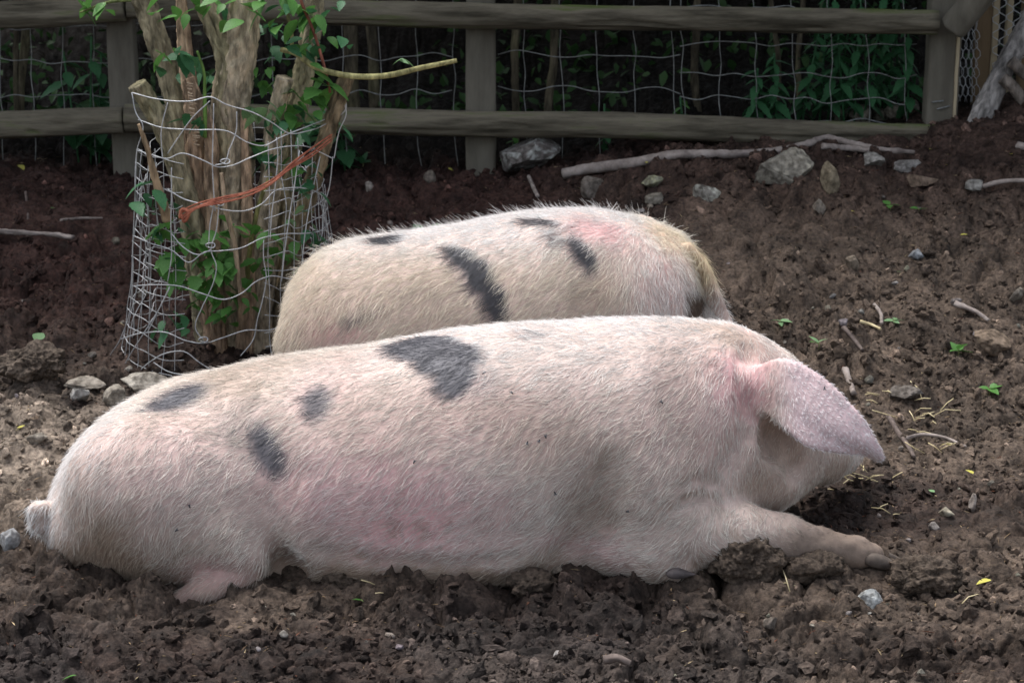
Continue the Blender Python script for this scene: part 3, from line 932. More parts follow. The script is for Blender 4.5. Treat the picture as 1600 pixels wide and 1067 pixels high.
def flow2(P, N, ear):
    F = np.tile(np.array([-0.75, -0.05, -0.60]), (len(P), 1))
    F = lerp(F, (-0.45, 0, -0.9), sstep(-P[:, 0], 0.25, 0.55))
    return lerp(F, (-0.15, 0.0, -1.0), sstep(P[:, 0], 0.15, 0.42))

def len2(P, N, ear, r):
    return 0.036 * r.uniform(0.5, 1.25, len(P)) * (1 - 0.4 * sstep(P[:, 0], 0.5, 0.6)) * np.where(r.uniform(0, 1, len(P)) < 0.012, 1.5, 1)

def tall2(P, N, r):
    return np.where((r.uniform(0, 1, len(P)) < 0.05) & (N[:, 2] > 0.55), 0.8, 0.0)

pig_b = build_pig(pig2, (-0.75, 0.85, -0.02), (0.80, 1.60, 0.66), 0.0075, pig2_colour, flow2, len2, 110000, 602, 'pig',
                  'shaggy cream pig with black slashes on its back, lying behind the pink pig', (0.0, 1.22, 0.0), tall2)

def hoof_mesh(a, b, r, split=True):
    """tapering cloven toe along a->b"""
    V, F = ICO[3]
    P = V.copy()
    P[:, 0] = P[:, 0] * 1.0
    P[:, 1] *= 1 - 0.6 * sstep(P[:, 0], -0.4, 1.0)
    P[:, 2] *= 1 - 0.7 * sstep(P[:, 0], -0.4, 1.0)
    P[:, 2] = np.maximum(P[:, 2], -0.55)
    return P * np.array([np.linalg.norm(np.asarray(b) - a) / 2, r, r]), F

def add_hoof(parent, a, b, r, name='hoof', mat=None):
    a, b = np.asarray(a), np.asarray(b)
    P, F = hoof_mesh(a, b, r)
    d = b - a; d = d / np.linalg.norm(d)
    s = np.cross([0, 0, 1], d); s /= np.linalg.norm(s)
    t = np.cross(d, s)
    W = P[:, [0]] * d + P[:, [1]] * s + P[:, [2]] * t + (a + b) / 2
    me = fast_mesh(name, rel(W, parent), F)
    return link(name, me, mat or M['hoof'], parent)

M['muddy_hoof'] = mat_noise('muddy_hoof', (0.045, 0.036, 0.030), (0.12, 0.095, 0.078), 30, 6, 0.75, 0.4, 0.003, 60)
add_hoof(pig_a, at(1346, 871, 0.066), at(1414, 888, 0.050), 0.019, 'toe', M['muddy_hoof'])
add_hoof(pig_a, at(1346, 866, 0.108), at(1416, 876, 0.124), 0.019, 'toe', M['muddy_hoof'])
add_hoof(pig_a, at(1040, 896, -0.015), at(1088, 897, -0.02), 0.014, 'dewclaw')

# ------------------------------------------------------------------ tubes: bark, rails, wires, sticks
def smooth_path(pts, n):
    pts = np.asarray(pts, float)
    s = np.concatenate([[0], np.cumsum(np.linalg.norm(np.diff(pts, axis=0), axis=1))])
    t = np.linspace(0, s[-1], n)
    # Catmull-Rom through the points
    m = np.gradient(pts, s, axis=0)
    i = np.clip(np.searchsorted(s, t) - 1, 0, len(s) - 2)
    h = (s[i + 1] - s[i])[:, None]; q = ((t - s[i])[:, None]) / h
    return (1 + 2 * q) * (1 - q) ** 2 * pts[i] + q * (1 - q) ** 2 * h * m[i] + q * q * (3 - 2 * q) * pts[i + 1] + q * q * (q - 1) * h * m[i + 1], t / s[-1]

def tube(path, rad, sides=8, relief=None, closed=False, caps=True):
    path = np.asarray(path); n = len(path)
    T = np.gradient(path, axis=0) if not closed else np.roll(path, -1, 0) - np.roll(path, 1, 0)
    T /= np.linalg.norm(T, axis=1, keepdims=True) + 1e-12
    A = np.empty_like(path)
    a = np.cross(T[0], [0.3, 0.9, 0.1] if abs(T[0][1]) < 0.9 else [1, 0, 0]); a /= np.linalg.norm(a)
    for i in range(n):
        a = a - T[i] * (a @ T[i]); a /= np.linalg.norm(a); A[i] = a
    B = np.cross(T, A)
    rad = np.broadcast_to(np.asarray(rad, float), (n,))
    th = np.arange(sides) / sides * 2 * math.pi
    R = np.repeat(rad[:, None], sides, 1)
    if relief is not None:
        s = np.concatenate([[0], np.cumsum(np.linalg.norm(np.diff(path, axis=0), axis=1))])
        R = R + relief(np.repeat(th[None], n, 0), np.repeat(s[:, None], sides, 1), R)
    V = path[:, None, :] + R[:, :, None] * (np.cos(th)[None, :, None] * A[:, None, :] + np.sin(th)[None, :, None] * B[:, None, :])
    V = V.reshape(-1, 3)
    i, j = np.meshgrid(np.arange(n if closed else n - 1), np.arange(sides), indexing='ij')
    i, j = i.ravel(), j.ravel(); i2 = (i + 1) % n; j2 = (j + 1) % sides
    Q = np.stack([i * sides + j, i * sides + j2, i2 * sides + j2, i2 * sides + j], 1)
    if caps and not closed:
        V = np.concatenate([V, path[:1], path[-1:]])
        jj = np.arange(sides); k = (jj + 1) % sides
        c0 = np.stack([np.full(sides, len(V) - 2), k, jj], 1)
        c1 = np.stack([np.full(sides, len(V) - 1), (n - 1) * sides + jj, (n - 1) * sides + k], 1)
        return V, [Q, np.concatenate([c0, c1])]
    return V, [Q]

def bark_relief(amp, seed, knots=()):
    def f(th, s, R):
        x, y = np.cos(th) * 2.2, np.sin(th) * 2.2
        sh = (x.shape[0], x.shape[1])
        tw = s * 3.0
        cx, sx = np.cos(th + tw * 0.25), np.sin(th + tw * 0.25)
        rg = 1 - np.abs(fbm3((cx * 3.4).ravel(), (sx * 3.4).ravel(), (s * 11).ravel(), 4, seed, 0.6)) * 4.2
        fine = fbm3((cx * 9).ravel(), (sx * 9).ravel(), (s * 40).ravel(), 3, seed + 3)
        big = fbm3((cx * 1.0).ravel(), (sx * 1.0).ravel(), (s * 5).ravel(), 2, seed + 7)
        return (amp * (rg * 1.0 + fine * 1.1) + R.ravel() * 0.24 * big).reshape(sh)
    return f

def bark_col(V, seed, base, moss=0.25):
    n = fbm3(V[:, 0] * 14, V[:, 1] * 14, V[:, 2] * 5, 3, seed); n2 = fbm3(V[:, 0] * 60, V[:, 1] * 60, V[:, 2] * 20, 2, seed + 4)
    C = np.asarray(base)[None] * np.clip(1 + 0.45 * n + 0.65 * n2, 0.25, 1.8)[:, None]
    return lerp(C, (0.14, 0.15, 0.06), np.clip(sstep(n, 0.0, 0.5) * moss, 0, 1))

# ------------------------------------------------------------------ rail fence
YF = 3.5
def px(u, v, y=YF): return at(u, v, y)

def rail_relief(seed):
    # long drying splits and knots
    def f(th, s, R):
        sh = th.shape
        c, q = np.cos(th), np.sin(th)
        a = fbm3((c * 1.6).ravel(), (q * 1.6).ravel(), (s * 1.2).ravel(), 3, seed).reshape(sh)
        b = fbm3((c * 8).ravel(), (q * 8).ravel(), (s * 5).ravel(), 3, seed + 3).reshape(sh)
        k = np.abs(fbm3((c * 3.5).ravel(), (q * 3.5).ravel(), (s * 0.9).ravel(), 2, seed + 9)).reshape(sh)
        return R * 0.18 * a + 0.005 * b - 0.010 * sstep(k, 0.045, 0.0)
    return f

fence = empty('rail_fence', (0, YF, 0.2))
tag(fence, 'weathered round rail fence with wooden posts and sagging wire netting', 'fence')

def add_rail(pts, r0, r1, seed, mat='rail'):
    p, t = smooth_path(pts, 90)
    V, F = tube(p, r0 + (r1 - r0) * t, 36, rail_relief(seed))
    link('rail', fast_mesh('rail', rel(V, fence), F), M[mat], fence)

add_rail([px(-260, 30), px(-60, 24), px(60, 22), px(195, 10)], 0.046, 0.05, 1)
add_rail([px(-300, 205), px(-60, 198), px(100, 192), px(193, 188)], 0.05, 0.047, 2)
add_rail([px(196, 184), px(400, 186), px(740, 194), px(960, 196), px(1240, 206), px(1472, 214)], 0.050, 0.046, 3)
add_rail([px(200, 8), px(480, 18), px(760, 25), px(1100, 30), px(1290, 33), px(1465, 35)], 0.047, 0.043, 4)

def box_post(u0, u1, vt, vb, y, th, mat, parent, name='post', lean=0.0, seed=0):
    """squared timber, slightly worn: cross-section swept upward"""
    a, b = at(u0, vb, y), at(u1, vb, y)
    wd = b[0] - a[0]; cx = (a[0] + b[0]) / 2
    z0 = gz(cx, y) - 0.25; z1 = at(u0, vt, y)[2]
    n = 40; ns = 20
    th_ = np.linspace(0, 2 * math.pi, ns, endpoint=False) + math.pi / ns
    c, s = np.cos(th_), np.sin(th_)
    e = 0.28
    X = np.sign(c) * np.abs(c) ** e * wd / 2; Y = np.sign(s) * np.abs(s) ** e * th / 2
    zs = np.linspace(z0, z1, n)
    V = np.zeros((n, ns, 3))
    wob = fbm2(zs * 2.2, zs * 0 + seed, 2, 700 + seed)
    V[:, :, 0] = cx + X[None] * (1 + 0.05 * wob[:, None]) + lean * (zs - zs[0])[:, None]
    V[:, :, 1] = y + Y[None]
    V[:, :, 2] = zs[:, None]
    V = V.reshape(-1, 3)
    V[:, :2] += 0.003 * np.stack([fbm3(V[:, 0] * 40, V[:, 1] * 40, V[:, 2] * 8, 3, seed), fbm3(V[:, 0] * 40 + 9, V[:, 1] * 40, V[:, 2] * 8, 3, seed)], 1)
    i, j = np.meshgrid(np.arange(n - 1), np.arange(ns), indexing='ij'); i, j = i.ravel(), j.ravel(); j2 = (j + 1) % ns
    Q = np.stack([i * ns + j, i * ns + j2, (i + 1) * ns + j2, (i + 1) * ns + j], 1)
    V = np.concatenate([V, [[cx + lean * (z1 - z0), y, z1]]])
    cap = np.stack([np.full(ns, len(V) - 1), (n - 1) * ns + np.arange(ns), (n - 1) * ns + (np.arange(ns) + 1) % ns], 1)
    return link(name, fast_mesh(name, rel(V, parent), [Q, cap]), M[mat], parent)

box_post(180, 222, -160, 280, YF + 0.10, 0.09, 'post', fence, seed=1)
box_post(729, 775, -160, 270, YF + 0.10, 0.09, 'post', fence, seed=2)
box_post(1442, 1492, -160, 200, YF + 0.10, 0.10, 'post', fence, seed=3)

def wire_obj(name, pts, r, parent, mat='wire', n=None, closed=False, sides=5):
    pts = np.asarray(pts)
    if n:
        pts, _ = smooth_path(pts, n)
    V, F = tube(pts, r, sides, closed=closed)
    return link(name, fast_mesh(name, rel(V, parent), F), M[mat], parent)

def netting():
    r = random.Random(3)
    y = YF + 0.17
    def horiz(u0, u1, v0, v1, step=57):
        pts = []
        u = u0
        while u < u1 + 1:
            v = v0 + (v1 - v0) * (u - u0) / (u1 - u0)
            pts.append(at(u, v + r.uniform(-6, 6), y + r.uniform(-.01, .01)))
            u += step * 0.5
        wire_obj('wire', pts, 0.0020, fence, 'old_wire', n=len(pts) * 4)
    for v in (35, 90, 145, 200):
        horiz(-120, 715, v + 8, v - 2)
    for v in (30, 87, 140, 200):
        horiz(778, 1066, v - 4, v + 4)
    for v in (12, 68, 114, 153, 185):
        horiz(1062, 1455, v, v + 6)
    def vert(u, v0, v1):
        pts = [at(u + r.uniform(-3, 3) + (v - v0) * 0.03, v, y + r.uniform(-.01, .01)) for v in np.linspace(v0, v1, 9)]
        wire_obj('wire', pts, 0.0018, fence, 'old_wire', n=28)
    for u in list(range(-50, 170, 48)) + list(range(420, 720, 57)):
        vert(u, -20, 260)
    for u in list(range(815, 1066, 58)):
        vert(u, -20, 250)
    for u in list(range(1062, 1450, 58)):
        vert(u, -20, 225)
netting()

# staples and nails at the foot of the right post
for (a, b) in (((1456, 160), (1474, 158)), ((1464, 171), (1484, 166))):
    wire_obj('staple', [at(a[0], a[1], YF + 0.048), at((a[0] + b[0]) / 2, (a[1] + b[1]) / 2, YF + 0.042), at(b[0], b[1], YF + 0.048)], 0.003, fence, 'old_wire')

# ---- side fence running off to the right
side = empty('side_fence', (1.75, YF, 0.45))
tag(side, 'short run of upright boards with chicken wire and a slanting pole by the corner post', 'fence')
p, t = smooth_path([at(1490, 42, YF - 0.02), at(1515, 12, YF - 0.06), at(1545, -25, YF - 0.12)], 30)
V, F = tube(p, 0.052, 18, rail_relief(9)); link('pole', fast_mesh('pole', rel(V, side), F), M['post'], side)
box_post(1518, 1543, -120, 145, YF + 0.30, 0.05, 'plank', side, 'board', seed=5)
box_post(1543, 1553, -120, 138, YF + 0.29, 0.04, 'slat', side, 'board', seed=6)
box_post(1566, 1576, -120, 120, YF + 0.45, 0.04, 'slat', side, 'board', seed=7)
box_post(1489, 1494, -120, 165, YF + 0.05, 0.02, 'slat', side, 'board', seed=8)
box_post(1590, 1612, -120, 120, YF + 0.55, 0.05, 'plank', side, 'board', seed=9)
def chicken_wire():
    r = random.Random(8); VV, FF = [], []; off = 0
    for k in range(9):
        ph = k % 2
        pts = []
        for j in range(26):
            v = -20 + j * 7.2
            zig = 3.0 * (1 if ((j // 2 + ph) % 2) else -1)
            pts.append(at(1494 + k * 4.2 + zig + r.uniform(-1.5, 1.5), v, YF + 0.2 + 0.008 * k + r.uniform(-.01, .01)))
        V, F = tube(pts, 0.0016, 4); VV.append(V); FF += [f + off for f in F]; off += len(V)
    for k in range(6):
        pts = []
        for j in range(22):
            zig = 7.0 * (1 if ((j // 2 + k) % 2) else -1)
            pts.append(at(1556 + k * 11 + zig * 0.7, -20 + j * 6.0 - k * 2, YF + 0.26 + 0.02 * k))
        V, F = tube(pts, 0.0018, 4); VV.append(V); FF += [f + off for f in F]; off += len(V)
    o = link('chicken_wire', fast_mesh('chicken_wire', rel(np.concatenate(VV), side), FF), M['wire'], side)
    o['kind'] = 'stuff'
chicken_wire()

# pale leaning trunk with rooty foot at the right edge
tr = empty('tree_trunk', at(1590, 110, YF + 0.05))
tag(tr, 'pale grey leaning trunk with gnarled roots beside the board fence', 'tree')
p, t = smooth_path([at(1528, 200, YF - 0.01), at(1545, 160, YF - 0.0), at(1574, 98, YF + 0.02), at(1605, 40, YF + 0.05), at(1640, -40, YF + 0.1), at(1700, -200, YF + 0.2)], 60)
V, F = tube(p, 0.040 - 0.010 * t, 24, bark_relief(0.005, 31))
me = fast_mesh('trunk', rel(V, tr), F); set_col(me, bark_col(V, 31, (0.34, 0.33, 0.33), 0.05)); link('trunk', me, M['bark'], tr)
for k, q in enumerate(([(1566, 122), (1586, 140), (1604, 175)], [(1580, 95), (1604, 118), (1630, 150)])):
    p, t = smooth_path([at(u, v, YF - 0.03 - 0.02 * k) for u, v in q], 24)
    V, F = tube(p, 0.022 - 0.008 * t, 12, bark_relief(0.003, 40 + k))
    me = fast_mesh('root', rel(V, tr), F); set_col(me, bark_col(V, 40 + k, (0.25, 0.22, 0.20), 0.05)); link('root', me, M['bark'], tr)

# ------------------------------------------------------------------ leaves
def leaf_mesh(name, mat, ln=1.0, wd=0.5, serr=0, fold=0.18, curl=0.2, seg=7):
    r = random.Random(hash(name) % 1000 if False else len(name))
    V, F = [], []
    for i in range(seg + 1):
        t = i / seg
        w_ = wd * 0.5 * (math.sin(math.pi * t ** 0.75)) ** 0.85 * (1 - 0.25 * t) if 0 < t < 1 else 0.0
        if serr and 0 < t < 1:
            w_ *= 1 + (serr if i % 2 else -serr)
        z = -curl * t * t
        V += [(t * ln, -w_, z + fold * w_), (t * ln, 0, z), (t * ln, w_, z + fold * w_)]
    for i in range(seg):
        a = i * 3
        F += [(a, a + 3, a + 4, a + 1), (a + 1, a + 4, a + 5, a + 2)]
    me = fast_mesh(name, np.array(V), np.array(F))
    me.materials.append(M[mat])
    return me

LEAF = {}
for key, mt, wd, se in (('a', 'leaf_a', 0.62, 0), ('b', 'leaf_b', 0.60, 0.08), ('c', 'leaf_c', 0.55, 0), ('s', 'leaf_a', 0.75, 0.14), ('sb', 'leaf_b', 0.8, 0.14), ('d', 'leaf_d', 0.55, 0), ('n', 'leaf_b', 0.42, 0.12)):
    LEAF[key] = leaf_mesh('leaf_' + key, mt, 1.0, wd, se, seg=9 if se else 7)

def put_leaf(parent, p, size, key, yaw, tilt, roll=0.0, name='leaf'):
    o = bpy.data.objects.new(name, LEAF[key])
    COL.objects.link(o)
    if parent is not None:
        o.parent = parent
        p = np.asarray(p) - np.array(parent.location)
    o.location = [float(c) for c in p]
    o.rotation_euler = (roll, tilt, yaw)
    o.scale = (size, size, size)
    return o

# ------------------------------------------------------------------ coppiced shrub
YT = 1.78
shrub = empty('coppiced_shrub', at(360, 575, YT))
tag(shrub, 'many-stemmed coppiced shrub with rough bark and cut stumps inside the wire cage', 'shrub')

def stem(pts, w0, w1, seed, base=(0.27, 0.215, 0.15), amp=0.005, moss=0.25, name='stem', sides=30, wm=None):
    """pts: (u, v, dy) pixels and distance offset from the shrub's axis; w: width in pixels"""
    W = np.array([at(u, v, YT + dy) for u, v, dy in pts])
    L = np.linalg.norm(np.diff(W, axis=0), axis=1).sum()
    n = int(max(20, L / 0.0055))
    p, t = smooth_path(W, n)
    k = depth(W[0]) / FPX / 2
    if wm is None:
        R = w0 + (w1 - w0) * t
    else:
        R = np.interp(t, np.linspace(0, 1, len(wm)), wm)
    V, F = tube(p, R * k, sides if sides < 20 else sides + 14, bark_relief(amp, seed) if amp > 0.0015 else None)
    me = fast_mesh(name, rel(V, shrub), F)
    set_col(me, bark_col(V, seed, base, moss))
    return link(name, me, M['bark'], shrub)

pale = (0.52, 0.45, 0.345); grn = (0.36, 0.325, 0.23); drk = (0.17, 0.135, 0.10); red = (0.45, 0.33, 0.24)
stem([(372, 600, 0), (366, 480, -.02), (362, 360, -.03), (366, 250, -.03), (358, 160, -.03), (372, 80, -.03), (384, 0, -.03), (392, -80, -.03)], 0, 0, 51, pale, 0.006, 0.12, sides=44, wm=[40, 42, 46, 52, 55, 52, 44, 40])
stem([(355, 330, -.05), (350, 230, -.055), (350, 150, -.05), (352, 95, -.045), (338, 55, -.03), (318, 5, -.02), (300, -60, -.02)], 0, 0, 52, grn, 0.005, 0.35, wm=[26, 30, 34, 31, 28, 28, 26])
stem([(345, 600, -.02), (325, 470, -.05), (312, 330, -.06), (304, 250, -.07), (302, 180, -.06), (290, 90, -.05), (284, 10, -.05), (280, -60, -.05)], 0, 0, 53, red, 0.004, 0.05, wm=[26, 28, 30, 30, 26, 19, 16, 14])
stem([(330, 600, 0), (316, 470, -.04), (300, 340, -.08), (275, 250, -.11), (240, 175, -.14), (214, 132, -.16)], 0, 0, 54, grn, 0.005, 0.4, wm=[30, 30, 32, 32, 29, 25])
stem([(345, 600, .05), (320, 420, .06), (290, 230, .06), (262, 110, .07), (225, 0, .08), (205, -70, .08)], 0, 0, 55, grn, 0.005, 0.35, wm=[18, 20, 26, 30, 30, 29])
stem([(400, 600, .0), (405, 480, -.03), (415, 350, -.05), (425, 260, -.05), (430, 190, -.06), (446, 122, -.08)], 0, 0, 56, pale, 0.005, 0.2, wm=[44, 44, 38, 30, 27, 22])
stem([(420, 600, .02), (440, 480, .0), (470, 350, -.02), (498, 250, -.05), (520, 180, -.07), (542, 120, -.08)], 0, 0, 57, (0.25, 0.205, 0.14), 0.004, 0.35, wm=[30, 30, 28, 26, 24, 19])
stem([(410, 600, .08), (432, 420, .1), (450, 260, .1), (470, 140, .12), (490, 20, .13), (500, -60, .14)], 0, 0, 58, grn, 0.005, 0.4, wm=[20, 22, 26, 27, 26, 25])
stem([(380, 570, -.06), (385, 460, -.085), (386, 360, -.09), (384, 250, -.085), (380, 168, -.075)], 0, 0, 60, red, 0.003, 0.05, wm=[26, 24, 18, 14, 6])
stem([(345, 560, -.06), (335, 440, -.09), (330, 300, -.10), (327, 205, -.11), (294, 122, -.10)], 0, 0, 61, red, 0.003, 0.05, wm=[22, 22, 20, 18, 14])
# loose broken stake leaning at the left of the cage, pale thin shoot and the green side branch
stem([(262, 345, -.22), (243, 280, -.24), (228, 225, -.25), (217, 194, -.26)], 0, 0, 62, (0.36, 0.27, 0.18), 0.002, 0.0, 'broken_stake', 12, wm=[16, 14, 9, 4])
stem([(376, 462, -.22), (366, 380, -.22), (352, 320, -.23), (346, 270, -.23)], 0, 0, 63, (0.38, 0.30, 0.22), 0.001, 0.0, 'shoot', 10, wm=[7, 8, 8, 6])
stem([(385, 445, -.10), (392, 380, -.12), (408, 310, -.13), (424, 270, -.12)], 0, 0, 64, (0.22, 0.22, 0.09), 0.001, 0.3, 'shoot', 10, wm=[9, 8, 7, 6])
stem([(440, 78, -.05), (462, 84, -.08), (490, 104, -.10), (540, 118, -.11), (600, 119, -.11), (660, 106, -.11), (714, 95, -.11)], 0, 0, 65, (0.33, 0.32, 0.16), 0.0012, 0.1, 'side_branch', 14, wm=[8, 9, 9, 9, 9, 8, 7])
stem([(455, 85, -.07), (456, 55, -.07), (450, 25, -.06), (452, -30, -.06)], 0, 0, 66, (0.30, 0.29, 0.14), 0.001, 0.1, 'shoot', 10, wm=[6, 6, 5, 5])
stem([(520, 165, -.07), (508, 110, -.08), (490, 50, -.09), (470, 0, -.09), (462, -40, -.09)], 0, 0, 67, (0.30, 0.12, 0.09), 0.0006, 0.0, 'shoot', 8, wm=[4, 5, 5, 5, 5])
stem([(320, 215, -.13), (320, 150, -.14), (318, 110, -.14), (308, 80, -.13)], 0, 0, 68, (0.12, 0.22, 0.06), 0.001, 0.2, 'shoot', 8, wm=[7, 7, 5, 4])

# pale scar nicks up the cut stem
for k in range(20):
    v = 130 + k * 5.0 + random.uniform(-1.5, 1.5)
    a = at(292 + k * 0.55, v, YT - 0.165); b = at(303 + k * 0.55, v + 2, YT - 0.165)
    wire_obj('bark_notch', [a, (a + b) / 2 + np.array([0, -0.003, random.uniform(-.002, .002)]), a + (b - a) * random.uniform(0.6, 1.1)], 0.0022, shrub, 'notch', sides=5)

def leaf_cluster(parent, u, v, dy, n, size, keys, spread, seed):
    r = random.Random(seed)
    for k in range(int(n * 1.5)):
        p = at(u + r.gauss(0, spread), v + r.gauss(0, spread * 0.8), YT + dy + r.uniform(-0.04, 0.04))
        put_leaf(parent, p, size * r.uniform(0.8, 1.6), r.choice(keys), r.uniform(0, 6.28), r.uniform(0.0, 0.9), r.uniform(-0.5, 0.5))

cl = [(395, 8, -.12, 7, .055, 'a', 22), (290, 5, -.14, 5, .055, 'a', 20), (330, 8, -.12, 4, .05, 'a', 14), (265, 78, -.13, 7, .05, 'ab', 14), (440, 5, -.10, 10, .05, 'ab', 22), (500, 25, -.06, 12, .045, 'ab', 24),
      (490, 70, -.08, 10, .042, 'ab', 18), (425, 50, .02, 12, .045, 'b', 28), (420, 125, -.03, 8, .04, 'a', 16), (470, 160, -.08, 12, .05, 'as', 22), (400, 175, -.12, 6, .055, 'c', 14), (455, 190, -.1, 8, .045, 'b', 18),
      (310, 190, -.16, 4, .045, 'b', 10), (500, 130, -.1, 6, .055, 'a', 14), (430, 240, -.1, 9, .045, 'bs', 20), (465, 280, -.14, 8, .045, 'b', 18), (240, 310, -.24, 9, .05, 'b', 14), (255, 345, -.22, 7, .05, 'bs', 14),
      (300, 370, -.2, 4, .062, 'a', 10), (355, 355, -.2, 7, .048, 'as', 16), (412, 362, -.18, 5, .042, 'a', 10), (265, 405, -.22, 4, .055, 'bs', 9), (320, 420, -.2, 16, .042, 'sa', 26), (355, 425, -.2, 14, .042, 's', 22), (300, 450, -.2, 10, .04, 'sb' if False else 's', 20),
      (345, 455, -.2, 8, .04, 's', 16), (385, 470, -.18, 4, .038, 's', 10), (475, 430, -.1, 8, .042, 'bs', 16), (490, 370, -.12, 6, .04, 'b', 12), (270, 500, -.2, 7, .038, 'b', 14), (350, 490, -.2, 5, .035, 's', 12), (500, 200, .05, 8, .05, 'b', 18),
      (300, 110, .05, 10, .05, 'b', 22), (135, 8, -.1, 4, .05, 'a', 10), (160, 5, -.1, 3, .04, 'a', 10), (628, 95, -.11, 2, .035, 'c', 3), (470, 330, -.15, 5, .04, 'c', 12), (440, 390, -.1, 5, .035, 'as', 10), (410, 410, -.16, 5, .035, 's', 10)]
for i, (u, v, dy, n, size, keys, sp) in enumerate(cl):
    leaf_cluster(shrub, u, v, dy, n, size, list(keys), sp, 900 + i)
# twig carrying the leaves that hang in from the left
stem([(205, 0, -.08), (170, 4, -.1), (140, 14, -.1), (125, 20, -.1)], 0, 0, 69, (0.2, 0.25, 0.1), 0.0005, 0, 'shoot', 8, wm=[6, 5, 4, 3])

# ------------------------------------------------------------------ wire cage round the shrub
cage = empty('wire_cage', at(360, 590, YT - 0.2))
tag(cage, 'bent galvanised wire mesh cage wrapped around the coppiced shrub', 'wire cage')
CX, CY = at(362, 480, YT)[0], YT
CZ0 = at(362, 590, YT - 0.27)[2]
def cage_pt(th, hgt, wob=1.0, out=0.0, seed=0):
    """th measured from the camera side; hgt 0..1"""
    top = 0.80
    rad = 0.285 - 0.02 * hgt + 0.05 * (1 - hgt) ** 3 + out
    a = np.array([math.cos(th) * 2.1, math.sin(th) * 2.1, hgt * 3.0])
    k = vnoise(np.array([a[0]]), np.array([a[1]]), np.array([a[2]]), 820 + seed)[0]; k2 = vnoise(np.array([a[0] * 2.3]), np.array([a[1] * 2.3]), np.array([a[2] * 2.3]), 830 + seed)[0]
    rad += wob * (0.030 * k + 0.016 * k2)
    lean = 0.03 * hgt
    return np.array([CX + math.sin(th) * rad * 1.0 + lean * 0.6, CY - math.cos(th) * rad * 0.9, CZ0 + hgt * top + wob * 0.024 * k2])

NV = 40
TH = [i / NV * 2 * math.pi for i in range(NV)]
# the finer welded mesh is open at the front-left, where the loose outer wires show
fine = [t for t in TH if not (-0.35 < (t if t < math.pi else t - 2 * math.pi) < 0.42)]
for i, t in enumerate(fine):
    top = 0.74 + 0.16 * vnoise(np.array([t * 1.3]), np.array([3.0]))[0] if True else 1
    pts = [cage_pt(t, h * top + -0.03) for h in np.linspace(0, 1, 14)]
    wire_obj('vertical_wire', pts, 0.0012, cage, n=40)
for k, h in enumerate(np.linspace(0.02, 0.76, 16)):
    ts = np.linspace(0.42, 2 * math.pi - 0.35, 46)
    pts = [cage_pt(t, h) for t in ts]
    wire_obj('ring_wire', pts, 0.0012, cage, n=120)
# loose outer netting: wavy strands and bent uprights (pixels traced on the camera side)
def front(u, v, dy=-0.29):
    x = at(u, v, YT + dy)[0] - CX
    y = CY - math.sqrt(max(0.31 ** 2 - min(abs(x), 0.30) ** 2, 0.002)) * 0.95
    return at(u, v, y)
loose = [
    [(206, 145), (240, 154), (300, 158), (330, 152), (352, 163), (395, 176), (425, 192), (450, 208), (480, 205), (515, 190), (541, 168), (540, 158)],
    [(216, 187), (250, 199), (300, 203), (360, 207), (385, 222), (410, 228), (440, 214), (480, 198), (512, 185), (535, 175)],
    [(214, 235), (240, 243), (262, 248), (282, 240), (320, 252), (340, 261), (358, 260), (390, 247), (420, 235), (465, 228), (500, 238), (520, 248)],
    [(262, 296), (285, 310), (320, 320), (350, 328), (385, 329), (410, 318), (430, 298), (450, 294), (480, 295), (508, 308)],
    [(208, 368), (235, 380), (270, 392), (295, 410), (320, 394), (345, 392), (375, 388), (410, 372), (440, 366), (475, 365), (500, 362)],
    [(268, 365), (285, 385), (310, 398), (330, 390)],
    [(206, 447), (245, 445), (280, 447), (320, 460), (350, 468), (378, 458), (400, 440), (420, 432), (455, 436), (480, 434), (498, 420)],
    [(188, 530), (225, 520), (262, 520), (290, 532), (320, 536), (350, 527), (385, 516), (420, 516), (445, 508)],
    [(208, 590), (235, 565), (262, 551), (290, 550), (310, 565), (330, 578)],
    [(240, 566), (262, 580), (285, 586), (300, 590)]]
for q in loose:
    wire_obj('strand', [front(*c) for c in q], 0.0017, cage, n=len(q) * 7)
ups = [[(206, 145), (214, 180), (222, 192), (214, 236), (212, 280), (210, 330), (207, 400), (206, 447), (202, 490), (188, 530), (170, 570), (186, 590)],
       [(262, 160), (252, 205), (254, 248)], [(328, 158), (300, 185), (282, 210), (262, 240)], [(334, 162), (333, 210), (332, 258), (334, 300), (336, 330)],
       [(370, 175), (369, 205), (358, 235), (350, 255), (336, 258)], [(334, 320), (328, 352), (326, 385)], [(342, 322), (338, 360), (330, 392), (338, 415), (334, 440), (328, 455), (316, 480), (306, 515), (318, 532)],
       [(432, 215), (434, 240), (430, 290), (424, 340), (422, 375)], [(468, 235), (460, 290), (452, 340), (444, 400), (440, 440)], [(500, 245), (488, 300), (476, 370), (470, 435)],
       [(412, 375), (412, 405), (416, 430), (410, 470), (402, 500), (396, 530), (376, 556)], [(268, 262), (268, 300), (267, 350), (268, 400), (262, 440)], [(265, 448), (245, 490), (230, 520)],
       [(520, 245), (515, 290), (505, 330), (502, 372), (484, 400)], [(538, 160), (541, 176), (530, 205), (522, 248)], [(265, 450), (250, 480), (225, 520), (200, 560), (190, 580)]]
for q in ups:
    wire_obj('strand', [front(*c) for c in q], 0.0016, cage, n=len(q) * 7)
for (u, v) in ((343, 317), (329, 383), (318, 530), (352, 252)):     # twisted wire joints
    c = front(u, v)
    ring = [c + np.array([0.013 * math.cos(a), -0.004 + 0.004 * math.sin(2 * a), 0.007 * math.sin(a)]) for a in np.linspace(0, 4 * math.pi, 26)]
    wire_obj('joint', ring, 0.0018, cage)

